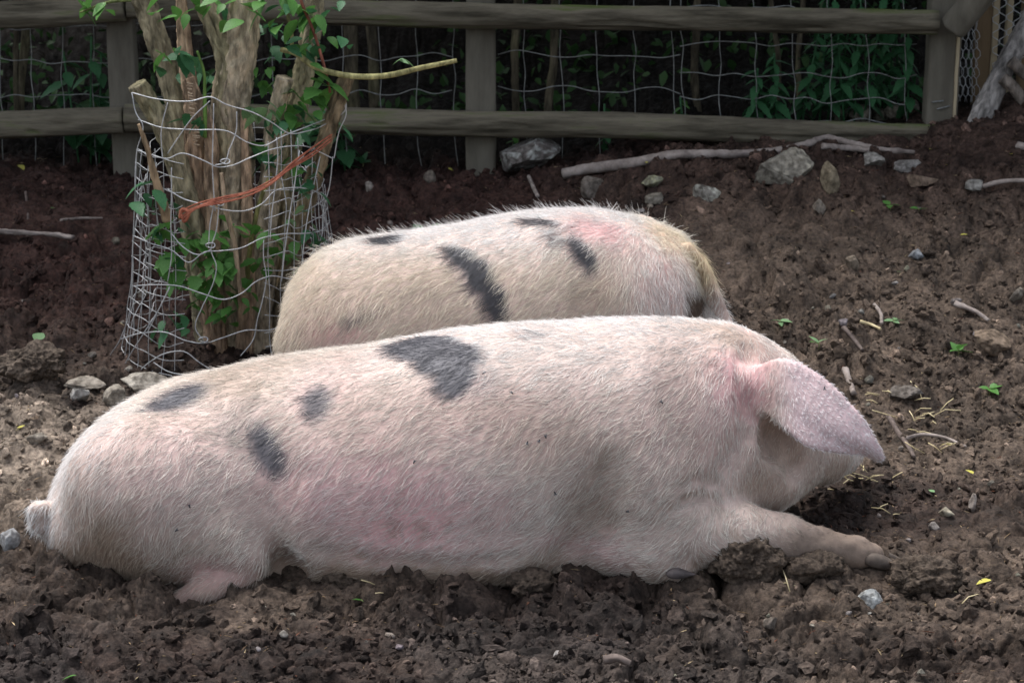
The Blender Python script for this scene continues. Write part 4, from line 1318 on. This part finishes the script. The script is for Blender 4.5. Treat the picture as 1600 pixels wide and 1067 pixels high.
twine = empty('orange_twine', front(400, 280))
tag(twine, 'faded orange baler twine tied slanting across the wire cage', 'twine')
r = random.Random(5)
for k in range(5):
    o1 = k * 3 - 6
    q = [(520, 212 + o1 * 0.8), (490, 232 + o1), (455, 256 + o1 * 0.8), (420, 282 + o1 * 0.7), (385, 298 + o1 * 0.6), (345, 308 + o1 * 0.6), (310, 320 + o1 * 0.6), (285, 334 + o1)]
    wire_obj('strand', [front(u, v + r.uniform(-1, 1)) + np.array([0, -0.006 - 0.002 * k, 0]) for u, v in [(a_ + r.uniform(-3, 3), b_ + 5 * math.sin((520 - a_) / 235 * math.pi)) for a_, b_ in q]], 0.0021, twine, 'twine', n=60, sides=6)
q = [(285, 334), (288, 345), (295, 330), (286, 326), (282, 340)]
wire_obj('knot', [front(u, v) + np.array([0, -0.01, 0]) for u, v in q], 0.005, twine, 'twine', n=30, sides=6)

# ------------------------------------------------------------------ stones
def stone(name, u, v, wpx, hpx, seed, colour, label, cat='stone', cuts=7, rough=0.3, yaw=0.0, tilt=0.0, dep=0.8, sub=4, lichen=None, group=None, sink=0.25):
    """v is the pixel of the stone's foot"""
    g = gnd(u, v)
    s = depth(g) / FPX
    rr = np.random.default_rng(seed)
    V, F = ICO[sub if sub < 4 or wpx > 42 else 3]
    P = V * (1 + rough * fbm3(V[:, 0] * 1.5 + seed, V[:, 1] * 1.5, V[:, 2] * 1.5, 3, seed))[:, None]
    for _ in range(cuts):
        nn = rr.normal(size=3); nn /= np.linalg.norm(nn); dd = rr.uniform(0.38, 0.75)
        P = P - np.maximum(P @ nn - dd, 0)[:, None] * nn * 0.95
    P = P * (1 + 0.06 * fbm3(V[:, 0] * 6, V[:, 1] * 6, V[:, 2] * 6, 3, seed + 2))[:, None]
    P = P / np.abs(P).max(0)
    hh = hpx * s
    P = P * np.array([wpx * s / 2, wpx * s / 2 * dep, hh * 0.5 * (1 + sink)])
    from mathutils import Euler
    P = P @ np.array(Euler((0, tilt, yaw)).to_matrix()).T
    zc = -P[:, 2].min() * (1 - 2 * sink / (1 + sink))
    me = fast_mesh(name, P, F)
    n = fbm3(V[:, 0] * 3, V[:, 1] * 3, V[:, 2] * 3, 3, seed + 4)
    C = np.asarray(colour)[None] * (1 + 0.35 * n)[:, None]
    if lichen is not None:
        C = lerp(C, lichen, sstep(n, 0.0, 0.2) * 0.8)
    set_col(me, C)
    o = link(name, me, M['rock'], None, (g[0], g[1] + wpx * s * 0.2, g[2] + zc))
    tag(o, label, cat, group)
    return o

stone('stone_slab', 822, 276, 108, 56, 1001, (0.17, 0.155, 0.15), 'large pale grey slab of stone tilted against the fence post', cuts=9, rough=0.2, tilt=-0.30, dep=0.6, lichen=(0.42, 0.44, 0.43), sink=0.05)
stone('boulder', 1225, 288, 100, 66, 1002, (0.26, 0.245, 0.215), 'rough lichen-speckled boulder lying over the long fallen branch', cuts=6, rough=0.4, lichen=(0.36, 0.34, 0.29))
stone('stone', 1294, 300, 38, 48, 1003, (0.24, 0.205, 0.15), 'pointed tan stone standing upright beside the speckled boulder', cuts=9, rough=0.2)
stone('stone', 930, 306, 46, 32, 1004, (0.17, 0.15, 0.135), 'brown-grey angular stone in front of the fallen branch end')
stone('stone', 1018, 292, 38, 18, 1005, (0.24, 0.24, 0.19), 'flat greenish flaky stone below the fallen branch', lichen=(0.33, 0.34, 0.22))
stone('stone', 1022, 320, 32, 18, 1006, (0.21, 0.195, 0.17), 'small dull stone between the flaky stone and the cream pig')
stone('stone', 1100, 312, 56, 26, 1007, (0.23, 0.22, 0.205), 'grey streaked stone between the branch and the cream pig', lichen=(0.36, 0.37, 0.34))
stone('stone', 1362, 262, 44, 22, 1008, (0.31, 0.30, 0.285), 'pale rounded stone under the thin end of the branch')
stone('stone', 1418, 268, 44, 20, 1009, (0.25, 0.24, 0.235), 'grey stone beyond the thin end of the branch')
stone('stone', 1440, 292, 60, 16, 1010, (0.19, 0.145, 0.115), 'long low brown stone half sunk in the soil')
stone('stone', 1522, 298, 30, 18, 1011, (0.25, 0.245, 0.235), 'small grey stone with a root lying behind it')
stone('stone', 1550, 552, 66, 36, 1012, (0.20, 0.155, 0.12), 'large rounded brown stone beside the bright green seedling', cuts=3)
stone('stone', 1418, 626, 56, 22, 1013, (0.15, 0.135, 0.125), 'dark flat stone near the scattered straw')
stone('stone', 1363, 952, 48, 28, 1014, (0.40, 0.42, 0.43), 'pale bluish white stone on the mud before the foreleg', cuts=6)
stone('stone', 10, 866, 44, 42, 1015, (0.30, 0.31, 0.33), 'smooth blue-grey stone behind the curled tail', cuts=4)
stone('stone', 125, 628, 32, 24, 1016, (0.46, 0.45, 0.44), 'small whitish stone on the pale crusty ground')
stone('stone_slab', 226, 622, 90, 34, 1017, (0.36, 0.335, 0.30), 'flat pale slab at the foot of the wire cage', cuts=8, rough=0.2, dep=0.7)
stone('stone', 182, 640, 46, 46, 1018, (0.33, 0.30, 0.26), 'upright tan slab leaning on the pale slab by the cage', cuts=8, rough=0.2)
stone('stone', 130, 606, 70, 16, 1019, (0.31, 0.28, 0.245), 'low crusty stone beside the pale slab by the cage')
stone('stone', 57, 696, 34, 18, 1020, (0.27, 0.245, 0.215), 'flat tan stone left of the pink rump')
stone('stone', 577, 300, 18, 16, 1021, (0.33, 0.30, 0.28), 'small pale stone on dark soil below the lower rail')
stone('stone', 672, 286, 22, 20, 1022, (0.15, 0.13, 0.115), 'small dark stone below the lower rail')
stone('stone', 1430, 406, 26, 18, 1023, (0.27, 0.29, 0.32), 'small blue-grey stone on the open brown slope')
stone('stone', 1332, 424, 24, 20, 1024, (0.25, 0.21, 0.17), 'small tan pyramid stone on the open brown slope')
stone('stone', 1278, 334, 26, 22, 1025, (0.24, 0.21, 0.18), 'small squarish brown stone below the pointed tan stone')
stone('stone', 1590, 472, 26, 22, 1026, (0.27, 0.24, 0.21), 'light brown stone on the slope above the rounded brown stone')
stone('stone', 1210, 982, 34, 20, 1027, (0.16, 0.14, 0.125), 'small dark stone in the mud below the big clod')
stone('stone', 870, 898, 24, 18, 1028, (0.24, 0.20, 0.165), 'round brown pebble at the edge of the pink belly', cuts=2)
stone('stone', 1518, 800, 16, 32, 1029, (0.40, 0.35, 0.32), 'narrow pinkish white stone standing in the mud')
stone('stone', 1480, 808, 24, 14, 1030, (0.34, 0.31, 0.25), 'small beige chip beside the narrow pinkish stone')
rr_ = np.random.default_rng(77)
for k in range(170):
    x_, y_ = scatter_xy(1, rr_, -1.2, 2.9)
    P3 = np.array([[x_[0], y_[0], 0.05]])
    if min(pig1_body(P3)[0], pig2_body(P3)[0]) < 0.06:
        continue
    g = np.array([x_[0], y_[0], gz(x_[0], y_[0])])
    d = g - CAM; uu = 800 + FPX * d[0] / (d @ FW); vv = 533.5 - FPX * (d @ UP) / (d @ FW)
    if not (0 < uu < 1600 and 200 < vv < 1060):
        continue
    wpx = 6 + 13 * rr_.uniform(0, 1) ** 1.6
    tone = rr_.uniform(0.12, 0.34)
    vs = stone('pebble', uu, vv, wpx, wpx * rr_.uniform(0.5, 0.85), 1100 + k, (tone, tone * rr_.uniform(0.86, 1.0), tone * rr_.uniform(0.75, 1.0)), 'small pebble scattered in the paddock mud', 'pebble', 4, 0.3, sub=2, group='pebbles scattered in the mud')

# clods of mud
def clod(u, v, wpx, hpx, seed, label, dep=0.8):
    g = gnd(u, v); s = depth(g) / FPX
    V, F = ICO5 if wpx > 115 else ICO[4]
    dm = np.array([wpx / 2, wpx / 2 * dep, hpx * 0.62]); Vd = V * dm / dm.max() * 1.15
    Rm = rand_rot(np.random.default_rng(seed)); U = Vd @ Rm; U2 = Vd @ Rm @ Rm
    n = fbm3(U[:, 0] * 1.7 + seed, U[:, 1] * 1.7, U[:, 2] * 1.7, 3, seed); b = 1 - np.abs(fbm3(U2[:, 0] * 3.1, U2[:, 1] * 3.1, U2[:, 2] * 3.1, 4, seed + 3, 0.6)) * 2
    c = fbm3(U[:, 0] * 9, U[:, 1] * 9, U[:, 2] * 9, 4, seed + 7, 0.65)
    P = V * (0.75 + 0.42 * n + 0.17 * b + 0.06 * c)[:, None]
    P = P / np.abs(P).max(0) * np.array([wpx * s / 2, wpx * s / 2 * dep, hpx * s * 0.62])
    me = fast_mesh('mud_clod', P, F)
    W = P + g
    C = soil_colour(W[:, 0] * 1.0, W[:, 1]) * 1.1
    set_col(me, lerp(C, (0.095, 0.076, 0.060), 0.5 * np.ones(len(C))))
    o = link('mud_clod', me, M['mud'], None, (g[0], g[1] + wpx * s * 0.25, g[2] + hpx * s * 0.36))
    tag(o, label, 'clod')

clod(1165, 915, 145, 72, 3, 'big ragged mud clod lying against the outstretched foreleg')
clod(1450, 935, 120, 62, 4, 'broad rounded mud clod beyond the pale bluish stone')
clod(1275, 912, 110, 46, 5, 'low mud clod heaped over the middle of the foreleg', 0.6)
clod(1392, 905, 60, 26, 9, 'small mud clod under the tip of the outstretched hoof')
clod(530, 925, 70, 34, 6, 'small mud clod pressed against the belly by the hind foot')
clod(50, 600, 120, 60, 7, 'crusty pale brown clod on the grey ground left of the cage')
clod(830, 935, 90, 40, 8, 'mud clod pushed up under the belly near the elbow')

# ------------------------------------------------------------------ sticks, twigs, straw
def stick(name, q, w0, w1, label, cat='stick', mat='stick', lift=0.4, seed=0, group=None, relief=0.003):
    pts = []
    for u, v in q:
        g = gnd(u, v); s = depth(g) / FPX
        pts.append(g + np.array([0, 0, w0 * s * lift]))
    pts = np.array(pts)
    pts[:, 1] = np.interp(np.arange(len(pts)), [0, len(pts) - 1], [pts[0, 1], pts[-1, 1]]) * 0.5 + pts[:, 1] * 0.5
    for i, (u, v) in enumerate(q):
        pts[i] = at(u, v, pts[i, 1] - (0.07 if w0 > 12 else 0.03))
    s = depth(pts[0]) / FPX
    root = pts[0]
    p, t = smooth_path(pts, max(16, len(q) * 12))
    V, F = tube(p, (w0 + (w1 - w0) * t) * s / 2, 10, bark_relief(relief, 70 + seed))
    o = link(name, fast_mesh(name, V - root, F), M[mat], None, root)
    tag(o, label, cat, group)

stick('fallen_branch', [(880, 272), (935, 262), (985, 256), (1040, 244), (1110, 242), (1170, 240), (1215, 236), (1260, 226), (1292, 216), (1330, 224), (1380, 234), (1428, 238)], 17, 7, 'long grey fallen branch lying along the foot of the fence', 'branch', seed=1)
stick('branch', [(1285, 230), (1330, 232), (1360, 236)], 10, 7, 'short pale stick lying beside the thin end of the fallen branch', seed=2)
stick('stick', [(-20, 360), (40, 364), (80, 366), (114, 371)], 8, 6, 'straight pale stick on the dark soil by the left rails', seed=3)
stick('stick', [(95, 344), (130, 341), (160, 341)], 5, 3, 'thin straight twig lying above the pale stick', 'twig', seed=4, relief=0.001)
stick('stick', [(1388, 650), (1404, 676), (1418, 696), (1428, 714)], 8, 6, 'dark twig leaning across the curved twig near the ear', 'twig', 'twig', 2.0, 5, relief=0.001)
stick('stick', [(1416, 684), (1440, 679), (1470, 682), (1510, 698)], 5, 4, 'thin curved grey twig arching over the mud near the ear', 'twig', 'stick', 2.0, 6, relief=0.0008)
stick('stick', [(1318, 512), (1330, 526), (1348, 548)], 8, 6, 'short dark twig on the slope above the ear', 'twig', 'twig', 0.5, 7, relief=0.001)
stick('stick', [(1320, 576), (1326, 592), (1334, 614)], 11, 8, 'short weathered tan stick beside the ear', 'stick', 'stick', 0.5, 8, relief=0.002)
stick('stick', [(1366, 476), (1376, 490), (1378, 506)], 6, 5, 'crooked grey twig above the pale seedling', 'twig', 'stick', 0.5, 9, relief=0.001)
stick('stick', [(1344, 502), (1358, 506), (1376, 514)], 6, 4, 'pale splinter of wood beside the crooked twig', 'twig', 'straw', 0.5, 10, relief=0.001)
stick('stick', [(1492, 474), (1520, 484), (1545, 500)], 10, 5, 'pale peeling stick on the right slope', 'stick', 'stick', 0.5, 11, relief=0.002)
stick('stick', [(1232, 858), (1228, 876), (1226, 898)], 8, 9, 'dark broken twig sticking up beside the big mud clod', 'twig', 'twig', 1.0, 12, relief=0.001)
stick('stick', [(826, 276), (832, 290), (840, 306)], 6, 6, 'short stub of wood poking out below the pale slab', 'twig', 'stick', 0.5, 13, relief=0.001)
stick('stick', [(1535, 292), (1565, 284), (1610, 282)], 8, 6, 'root-like stick beside the small grey stone', 'stick', 'stick', 0.5, 14, relief=0.001)
stick('stick', [(945, 1030), (965, 1028), (985, 1036)], 13, 9, 'stubby brown stick half sunk in the wet mud', 'stick', 'twig', 0.3, 15, relief=0.002)
stick('stick', [(1590, 228), (1605, 232), (1625, 236)], 12, 12, 'pinkish stick end on the mound at the fence corner', 'stick', 'stick', 0.3, 16, relief=0.002)
stick('stick', [(40, 300), (44, 340), (42, 372)], 4, 3, 'thin dark upright twig crossing the pale stick', 'twig', 'twig', 2, 17, relief=0.0005)

def straws(cx, cy, n, sp, lpx, seed, label, group):
    r = random.Random(seed)
    for k in range(n):
        u, v = cx + r.gauss(0, sp), cy + r.gauss(0, sp * 0.6)
        g = gnd(u, v); s = depth(g) / FPX
        a = r.uniform(0, 6.28); L = lpx * s * r.uniform(0.6, 1.4)
        d = np.array([math.cos(a), math.sin(a) * 0.9, r.uniform(0.05, 0.55)]); d /= np.linalg.norm(d)
        p0 = g + np.array([0, 0, 0.006]); bend = np.array([r.uniform(-.1, .1), r.uniform(-.1, .1), r.uniform(0, .15)]) * L
        V, F = tube([p0 - p0, d * L * 0.5 + bend, d * L], 0.0013, 5)
        o = link('straw', fast_mesh('straw', V, F), M['straw'], None, p0)
        tag(o, label, 'straw', group)

straws(1425, 648, 12, 22, 40, 1, 'pale straw stalk in the loose wisp near the dark stone', 'straw near the dark stone')
straws(1355, 760, 12, 14, 40, 2, 'pale straw stalk in the wisp below the ear tip', 'straw below the ear tip')
straws(1470, 700, 5, 18, 26, 3, 'short straw stalk beside the curved twig', 'straw by the curved twig')
straws(1370, 630, 5, 14, 26, 4, 'short straw stalk between the ear and the dark stone', 'straw by the ear')
straws(1140, 905, 2, 6, 36, 5, 'straw stalk lying against the big mud clod', 'straw at the big clod')
straws(1240, 925, 2, 5, 40, 6, 'straw stalk stuck in the mud below the foreleg', 'straw below the foreleg')
straws(605, 930, 3, 6, 40, 7, 'straw stalk in the mud along the belly', 'straw along the belly')
straws(1500, 935, 2, 8, 36, 8, 'straw stalk on the broad mud clod', 'straw on the broad clod')
straws(1390, 800, 4, 22, 24, 9, 'short straw stalk on the mud beyond the outstretched hoof', 'straw beyond the hoof')

# ------------------------------------------------------------------ seedlings and fallen leaves
def seedling(u, v, n, size, keys, seed, label, upright=0.35):
    r = random.Random(seed)
    g = gnd(u, v)
    root = empty('seedling', g + np.array([0, 0, -0.004]))
    tag(root, label, 'seedling')
    h = size * 0.5
    V, F = tube([np.array([0, 0, -0.004]), np.array([0.004, 0, h * 0.5]), np.array([0, 0, h])], 0.0016, 6)
    link('stem', fast_mesh('stem', V, F), M['green_stem'], root)
    for k in range(n):
        a = k / n * 6.28 + r.uniform(-.5, .5)
        put_leaf(root, g + np.array([0, 0, h * r.uniform(0.6, 1.0) - 0.004]), size * r.uniform(0.75, 1.15), r.choice(keys), a, -upright * r.uniform(0.2, 1.2), r.uniform(-.4, .4))

seedling(1218, 508, 4, .036, ['c'], 1, 'pale green seedling just behind the pink pig\'s neck')
seedling(1278, 546, 3, .042, ['c', 'a'], 2, 'three-leaved pale seedling behind the root of the floppy ear', 0.7)
seedling(1396, 508, 4, .036, ['c'], 3, 'pale wilted seedling below the crooked twig')
seedling(1496, 556, 5, .046, ['a'], 4, 'bright green seedling beside the large rounded brown stone', 0.7)
seedling(1545, 616, 4, .044, ['a'], 5, 'bright green low seedling on the slope below the rounded stone')
seedling(1390, 328, 3, .042, ['a'], 6, 'bright green leaf sprig on the open slope below the fence')
seedling(1434, 333, 2, .034, ['a'], 7, 'small green leaf pair beside the leaf sprig on the slope')
seedling(1155, 222, 4, .055, ['b'], 8, 'green seedling growing against the lower rail', 0.9)
seedling(566, 262, 6, .05, ['b'], 9, 'dark green weed below the lower rail beside the cage', 1.0)
seedling(660, 368, 7, .05, ['a', 'b'], 10, 'green leaves showing over the back of the cream pig', 0.5)
seedling(690, 366, 5, .045, ['a'], 11, 'small green tuft showing behind the cream pig\'s back', 0.5)
seedling(565, 944, 2, .022, ['a'], 12, 'tiny green shoot in the mud along the belly')
fall = [(30, 262, 'd', .05), (1452, 240, 'd', .03), (1476, 262, 'd', .035), (1580, 246, 'd', .03), (1010, 262, 'd', .022), (40, 672, 'd', .035), (60, 527, 'c', .075), (1520, 748, 'd', .03), (1265, 800, 'd', .026), (1448, 888, 'd', .022), (1548, 912, 'd', .04), (1372, 892, 'c', .026), (1402, 895, 'c', .026), (1405, 430, 'c', .022), (1330, 338, 'd', .02), (1500, 372, 'd', .024), (1460, 775, 'c', .03), (120, 1064, 'a', .03), (330, 405, 'd', .02), (125, 600, 'a', .03), (230, 268, 'a', .03), (80, 330, 'a', .03), (1470, 700, 'd', .03), (700, 272, 'd', .022)]
where = {'d': ('yellowed fallen leaf lying on the mud', 'yellow fallen leaves'), 'c': ('dull pale green fallen leaf lying on the mud', 'pale fallen leaves'), 'a': ('bright green fallen leaf lying on the mud', 'green fallen leaves')}
for k, (u, v, key, s) in enumerate(fall):
    r = random.Random(k)
    g = gnd(u, v)
    o = put_leaf(None, g + np.array([0, 0, 0.010]), s, key, r.uniform(0, 6.28), r.uniform(-.3, .2), r.uniform(-.3, .3), 'fallen_leaf')
    tag(o, where[key][0], 'leaf', where[key][1])

# ------------------------------------------------------------------ the wood beyond the fence
def leaf_cloud(n, sampler, smin_, smax_, seed):
    r = np.random.default_rng(seed)
    c = sampler(n, r)
    n = len(c)
    t = np.array([[0, -0.02, 0], [0.35, -0.27, 0.05], [0.35, 0.27, 0.05], [1, 0, -0.12], [0.75, -0.17, -0.02], [0.75, 0.17, -0.02]])
    fq = np.array([[0, 1, 4], [0, 4, 3], [0, 3, 5], [0, 5, 2]])
    ax = r.normal(size=(n, 3)); ax[:, 2] -= 0.3; ax /= np.linalg.norm(ax, axis=1, keepdims=True)
    up = r.normal(size=(n, 3)) * 0.6 + np.array([0, 0, 1]); b = np.cross(up, ax); b /= np.linalg.norm(b, axis=1, keepdims=True)
    cc = np.cross(ax, b)
    s = r.uniform(smin_, smax_, n)[:, None, None]
    V = c[:, None, :] + s * (t[None, :, :1] * ax[:, None] + t[None, :, 1:2] * b[:, None] + t[None, :, 2:3] * cc[:, None])
    F = (fq[None] + (np.arange(n) * 6)[:, None, None]).reshape(-1, 3)
    return V.reshape(-1, 3), F

def blob_sampler(centres, radii):
    centres, radii = np.array(centres, float), np.array(radii, float)
    def f(n, r):
        k = r.integers(0, len(centres), n)
        d = r.normal(size=(n, 3)); d /= np.linalg.norm(d, axis=1, keepdims=True)
        return centres[k] + d * radii[k] * (r.uniform(0, 1, n) ** 0.45)[:, None]
    return f

woods = [(-2.6, 5.6, 0.10, 'stout dark trunk of a tree in the shaded wood, its unseen crown added to shade the left fence bay'), (-0.55, 6.3, 0.07, 'dark tree in the shaded wood behind the side branch, its unseen crown added for shade'),
         (0.75, 6.0, 0.085, 'dark tree in the shaded wood beyond the middle of the fence, its unseen crown added for shade'), (2.2, 6.4, 0.10, 'dark tree in the shaded wood beyond the nettle clump, its unseen crown added for shade'), (3.9, 5.2, 0.09, 'dark tree in the wood beyond the side fence, its unseen crown added for shade'), (-4.3, 5.0, 0.09, 'dark tree in the wood beyond the far left rails, its unseen crown added for shade')]
for i, (x, y, rad, lab) in enumerate(woods):
    z = gz(x, y)
    root = empty('woodland_shade_tree', (x, y, z))
    tag(root, lab, 'tree', 'trees of the shaded wood')
    p, t = smooth_path([(x, y, z - 0.1), (x + 0.05, y, z + 1.2), (x - 0.05, y - 0.1, z + 2.6), (x, y - 0.2, z + 4.2)], 60)
    V, F = tube(p, rad * (1 - 0.5 * t), 16, bark_relief(0.006, 600 + i))
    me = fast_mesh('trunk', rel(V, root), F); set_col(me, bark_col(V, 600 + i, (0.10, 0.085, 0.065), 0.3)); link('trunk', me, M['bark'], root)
    r = np.random.default_rng(650 + i)
    cs, rs = [], []
    for k in range(18):  # dense crown hung low out of view, added to darken the wood
        cs.append((x + r.uniform(-1.5, 1.5), max(3.15, y - 1.2 + r.uniform(-1.6, 2.0)), z * 0.4 + r.uniform(1.7, 3.6))); q = r.uniform(0.5, 0.85); rs.append((q, q, q * 0.6))
    V, F = leaf_cloud(11000, blob_sampler(cs, rs), 0.13, 0.23, 660 + i)
    keep = None
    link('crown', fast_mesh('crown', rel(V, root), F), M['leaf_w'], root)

# hedge of undergrowth closing the view at the top of the bank
cs = [(x, 8.2 + 0.5 * math.sin(x * 2), 1.6 + z) for x in np.arange(-5, 5.1, 0.8) for z in (0.0, 0.9, 1.8, 2.7)]
V, F = leaf_cloud(18000, blob_sampler(cs, [(0.8, 0.6, 0.7)] * len(cs)), 0.09, 0.16, 690)
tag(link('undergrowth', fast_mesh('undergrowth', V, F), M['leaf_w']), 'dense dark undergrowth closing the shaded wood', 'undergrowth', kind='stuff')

# ivy and litter over the shaded bank
def bank(n, r):
    x = r.uniform(-3.2, 3.2, n); y = r.uniform(4.3, 7.6, n)
    k = fbm2(x * 1.5, y * 1.5, 2, 695) > -0.05
    x, y = x[k], y[k]
    return np.stack([x, y, base_h(x, y) + r.uniform(0.01, 0.10, len(x))], 1)
V, F = leaf_cloud(3500, bank, 0.04, 0.08, 696)
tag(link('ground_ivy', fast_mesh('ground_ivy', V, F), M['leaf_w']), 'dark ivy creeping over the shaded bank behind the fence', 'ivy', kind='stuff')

# thin saplings standing behind the wires
sap = [(25, -30, 25, 150, .6, 8, 'slender sapling stem in the left fence bay'), (48, -30, 30, 165, .7, 14, 'pale leaning sapling stem in the left fence bay'), (548, -20, 552, 190, .8, 22, 'dark sapling stem behind the side branch'),
       (575, -20, 585, 190, 1.1, 16, 'second dark sapling stem behind the side branch'), (808, 20, 806, 170, .6, 12, 'grey sapling stem just beyond the middle post'), (866, 30, 856, 170, .5, 12, 'pale crooked sapling stem beyond the middle post'),
       (1088, 40, 1090, 190, .7, 12, 'sapling stem behind the join in the netting'), (1208, 30, 1215, 160, .9, 7, 'thin sapling stem beside the nettles'), (1254, 20, 1250, 180, .8, 8, 'thin pale stem rising among the nettles')]
for i, (u0, v0, u1, v1, dy, wpx, lab) in enumerate(sap):
    y = YF + dy
    a, b = at(u1, v1, y), at(u0, v0, y)
    foot = np.array([a[0], y, gz(a[0], y) - 0.05])
    topp = b + (b - a) * 4
    root = empty('sapling', foot); tag(root, lab, 'sapling')
    p, t = smooth_path([foot, a, (a + b) / 2 + np.array([0.015 * math.sin(i * 3), 0, 0]), b, topp], 60)
    V, F = tube(p, wpx * depth(a) / FPX / 2 * (1 - 0.4 * t), 12, bark_relief(0.003, 720 + i))
    me = fast_mesh('trunk', rel(V, root), F); set_col(me, bark_col(V, 720 + i, (0.10, 0.088, 0.064), 0.25)); link('trunk', me, M['bark'], root)
    V, F = leaf_cloud(260, blob_sampler([topp + np.array([0, 0, -0.2 * q]) for q in range(4)], [(0.35, 0.35, 0.25)] * 4), 0.05, 0.10, 740 + i)
    link('crown', fast_mesh('crown', rel(V, root), F), M['leaf_w'], root)

# leafy nettles and weeds behind the netting
def nettle(u, v, h, n, seed, label, key='n', size=.10, dy=0.35):
    r = random.Random(seed)
    y = YF + dy
    x = at(u, v, y)[0]
    z = gz(x, y)
    root = empty('nettle_plant', (x, y, z)); tag(root, label, 'nettle', 'nettles behind the netting')
    lean = np.array([r.uniform(-.15, .15), r.uniform(-.15, .05), 1.0])
    V, F = tube([np.zeros(3) - [0, 0, 0.05], lean * h * 0.5, lean * h], 0.004, 6)
    link('stem', fast_mesh('stem', V, F), M['leaf_b'], root)
    for k in range(n):
        t = 0.15 + 0.85 * k / n
        a = k * 1.57 * 1.05 + r.uniform(-.3, .3)
        put_leaf(root, np.array([x, y, z]) + lean * h * t, size * r.uniform(0.7, 1.2) * (1.15 - 0.5 * t), key, a, r.uniform(0.1, 0.7), r.uniform(-.3, .3))

for i, (u, v, h) in enumerate([(1180, 190, .25), (1215, 190, .30), (1250, 190, .40), (1280, 190, .5), (1300, 185, .62), (1322, 180, .62), (1345, 180, .66), (1362, 180, .6), (1385, 178, .55), (1405, 178, .48), (1420, 176, .36), (1335, 182, .4), (1290, 190, .35), (1375, 180, .4)]):
    nettle(u, v, h, 26, 50 + i, 'dark green toothed nettle in the clump beside the corner post', dy=0.22 + 0.05 * (i % 5))
weeds = [(806, 180, .14, 'bright little weed just beyond the middle post'), (836, 182, .16, 'second bright weed beyond the middle post, by the crooked sapling'), (1068, 190, .14, 'small bright weed at the join in the netting'), (945, 130, .2, 'dim weed in the middle bay of the netting'),
         (150, 180, .42, 'broad-leaved dark weed beside the left post'), (120, 180, .40, 'broad-leaved dark weed between the left post and the saplings'), (135, 150, .5, 'tallest broad-leaved weed in the left fence bay'), (540, 230, .2, 'dark weed behind the lower rail next to the wire cage')]
for i, (u, v, h, lab) in enumerate(weeds):
    nettle(u, v, h, 9, 80 + i, lab, 'a' if i in (0, 1, 2) else 'b', 0.06 if i < 4 else 0.13, dy=0.2)
for k, (u, v, wp) in enumerate([(1345, 182, 34), (1395, 190, 26), (1420, 186, 30), (1375, 196, 24), (1310, 196, 26)]):
    y = YF + 0.30 + 0.02 * k
    p = at(u, v, y); g = gz(p[0], y)
    V, F = ICO[3]
    P = V * (1 + 0.3 * fbm3(V[:, 0] * 1.5 + k, V[:, 1] * 1.5, V[:, 2] * 1.5, 3, 950 + k))[:, None] * wp * depth(p) / FPX / 2
    me = fast_mesh('stone', P, F); set_col(me, np.tile([[0.20, 0.185, 0.155]], (len(P), 1)))
    tag(link('stone', me, M['rock'], None, (p[0], y, g + 0.03)), 'dim round stone behind the fence at the foot of the nettles', 'stone', 'stones at the foot of the nettles')

# ------------------------------------------------------------------ flies on the hide
M['fly'] = mat_noise('fly_body', (0.012, 0.012, 0.014), (0.03, 0.028, 0.03), 300, 2, 0.4, 0.0)
M['fly_wing'] = mat_noise('fly_wing', (0.10, 0.10, 0.11), (0.17, 0.17, 0.18), 300, 2, 0.3, 0.0)
for k, (u, v) in enumerate([(824, 692), (842, 689), (852, 683), (800, 617), (866, 768), (982, 796), (1033, 630), (296, 790), (276, 826), (648, 722), (756, 587), (1288, 608)]):
    c = march(pig1, u, v)
    n = grad(pig1, c[None])[0]; n /= np.linalg.norm(n)
    a = np.random.default_rng(k).normal(size=3); a -= n * (a @ n); a /= np.linalg.norm(a); b = np.cross(n, a)
    root = empty('fly', c + n * 0.009)
    tag(root, 'tiny black fly sitting on the hide of the pink pig', 'fly', 'flies on the pink pig')
    V, F = ICO[1]
    P = V * np.array([0.0042, 0.0017, 0.0015]); link('body', fast_mesh('body', P[:, [0]] * a + P[:, [1]] * b + P[:, [2]] * n, F), M['fly'], root)
    for sd in (-1, 1):
        W = np.array([[0.001, 0, 0.0012], [-0.003, sd * 0.0008, 0.002], [-0.006, sd * 0.002, 0.0014], [-0.004, sd * 0.0032, 0.0012], [0, sd * 0.0018, 0.0011]])
        link('wing', fast_mesh('wing', W[:, [0]] * a + W[:, [1]] * b + W[:, [2]] * n, [np.array([[0, 1, 4]]), np.array([[1, 2, 3, 4]])]), M['fly_wing'], root)

# eye under the floppy ear
c = march(pig1_body, 1264, 690)
M['eye'] = mat_noise('eye', (0.015, 0.010, 0.008), (0.03, 0.02, 0.015), 100, 2, 0.1, 0.0, spec=0.5)
link('eye', fast_mesh('eye', rel(ICO[3][0] * 0.010 + c, pig_a), ICO[3][1]), M['eye'], pig_a)
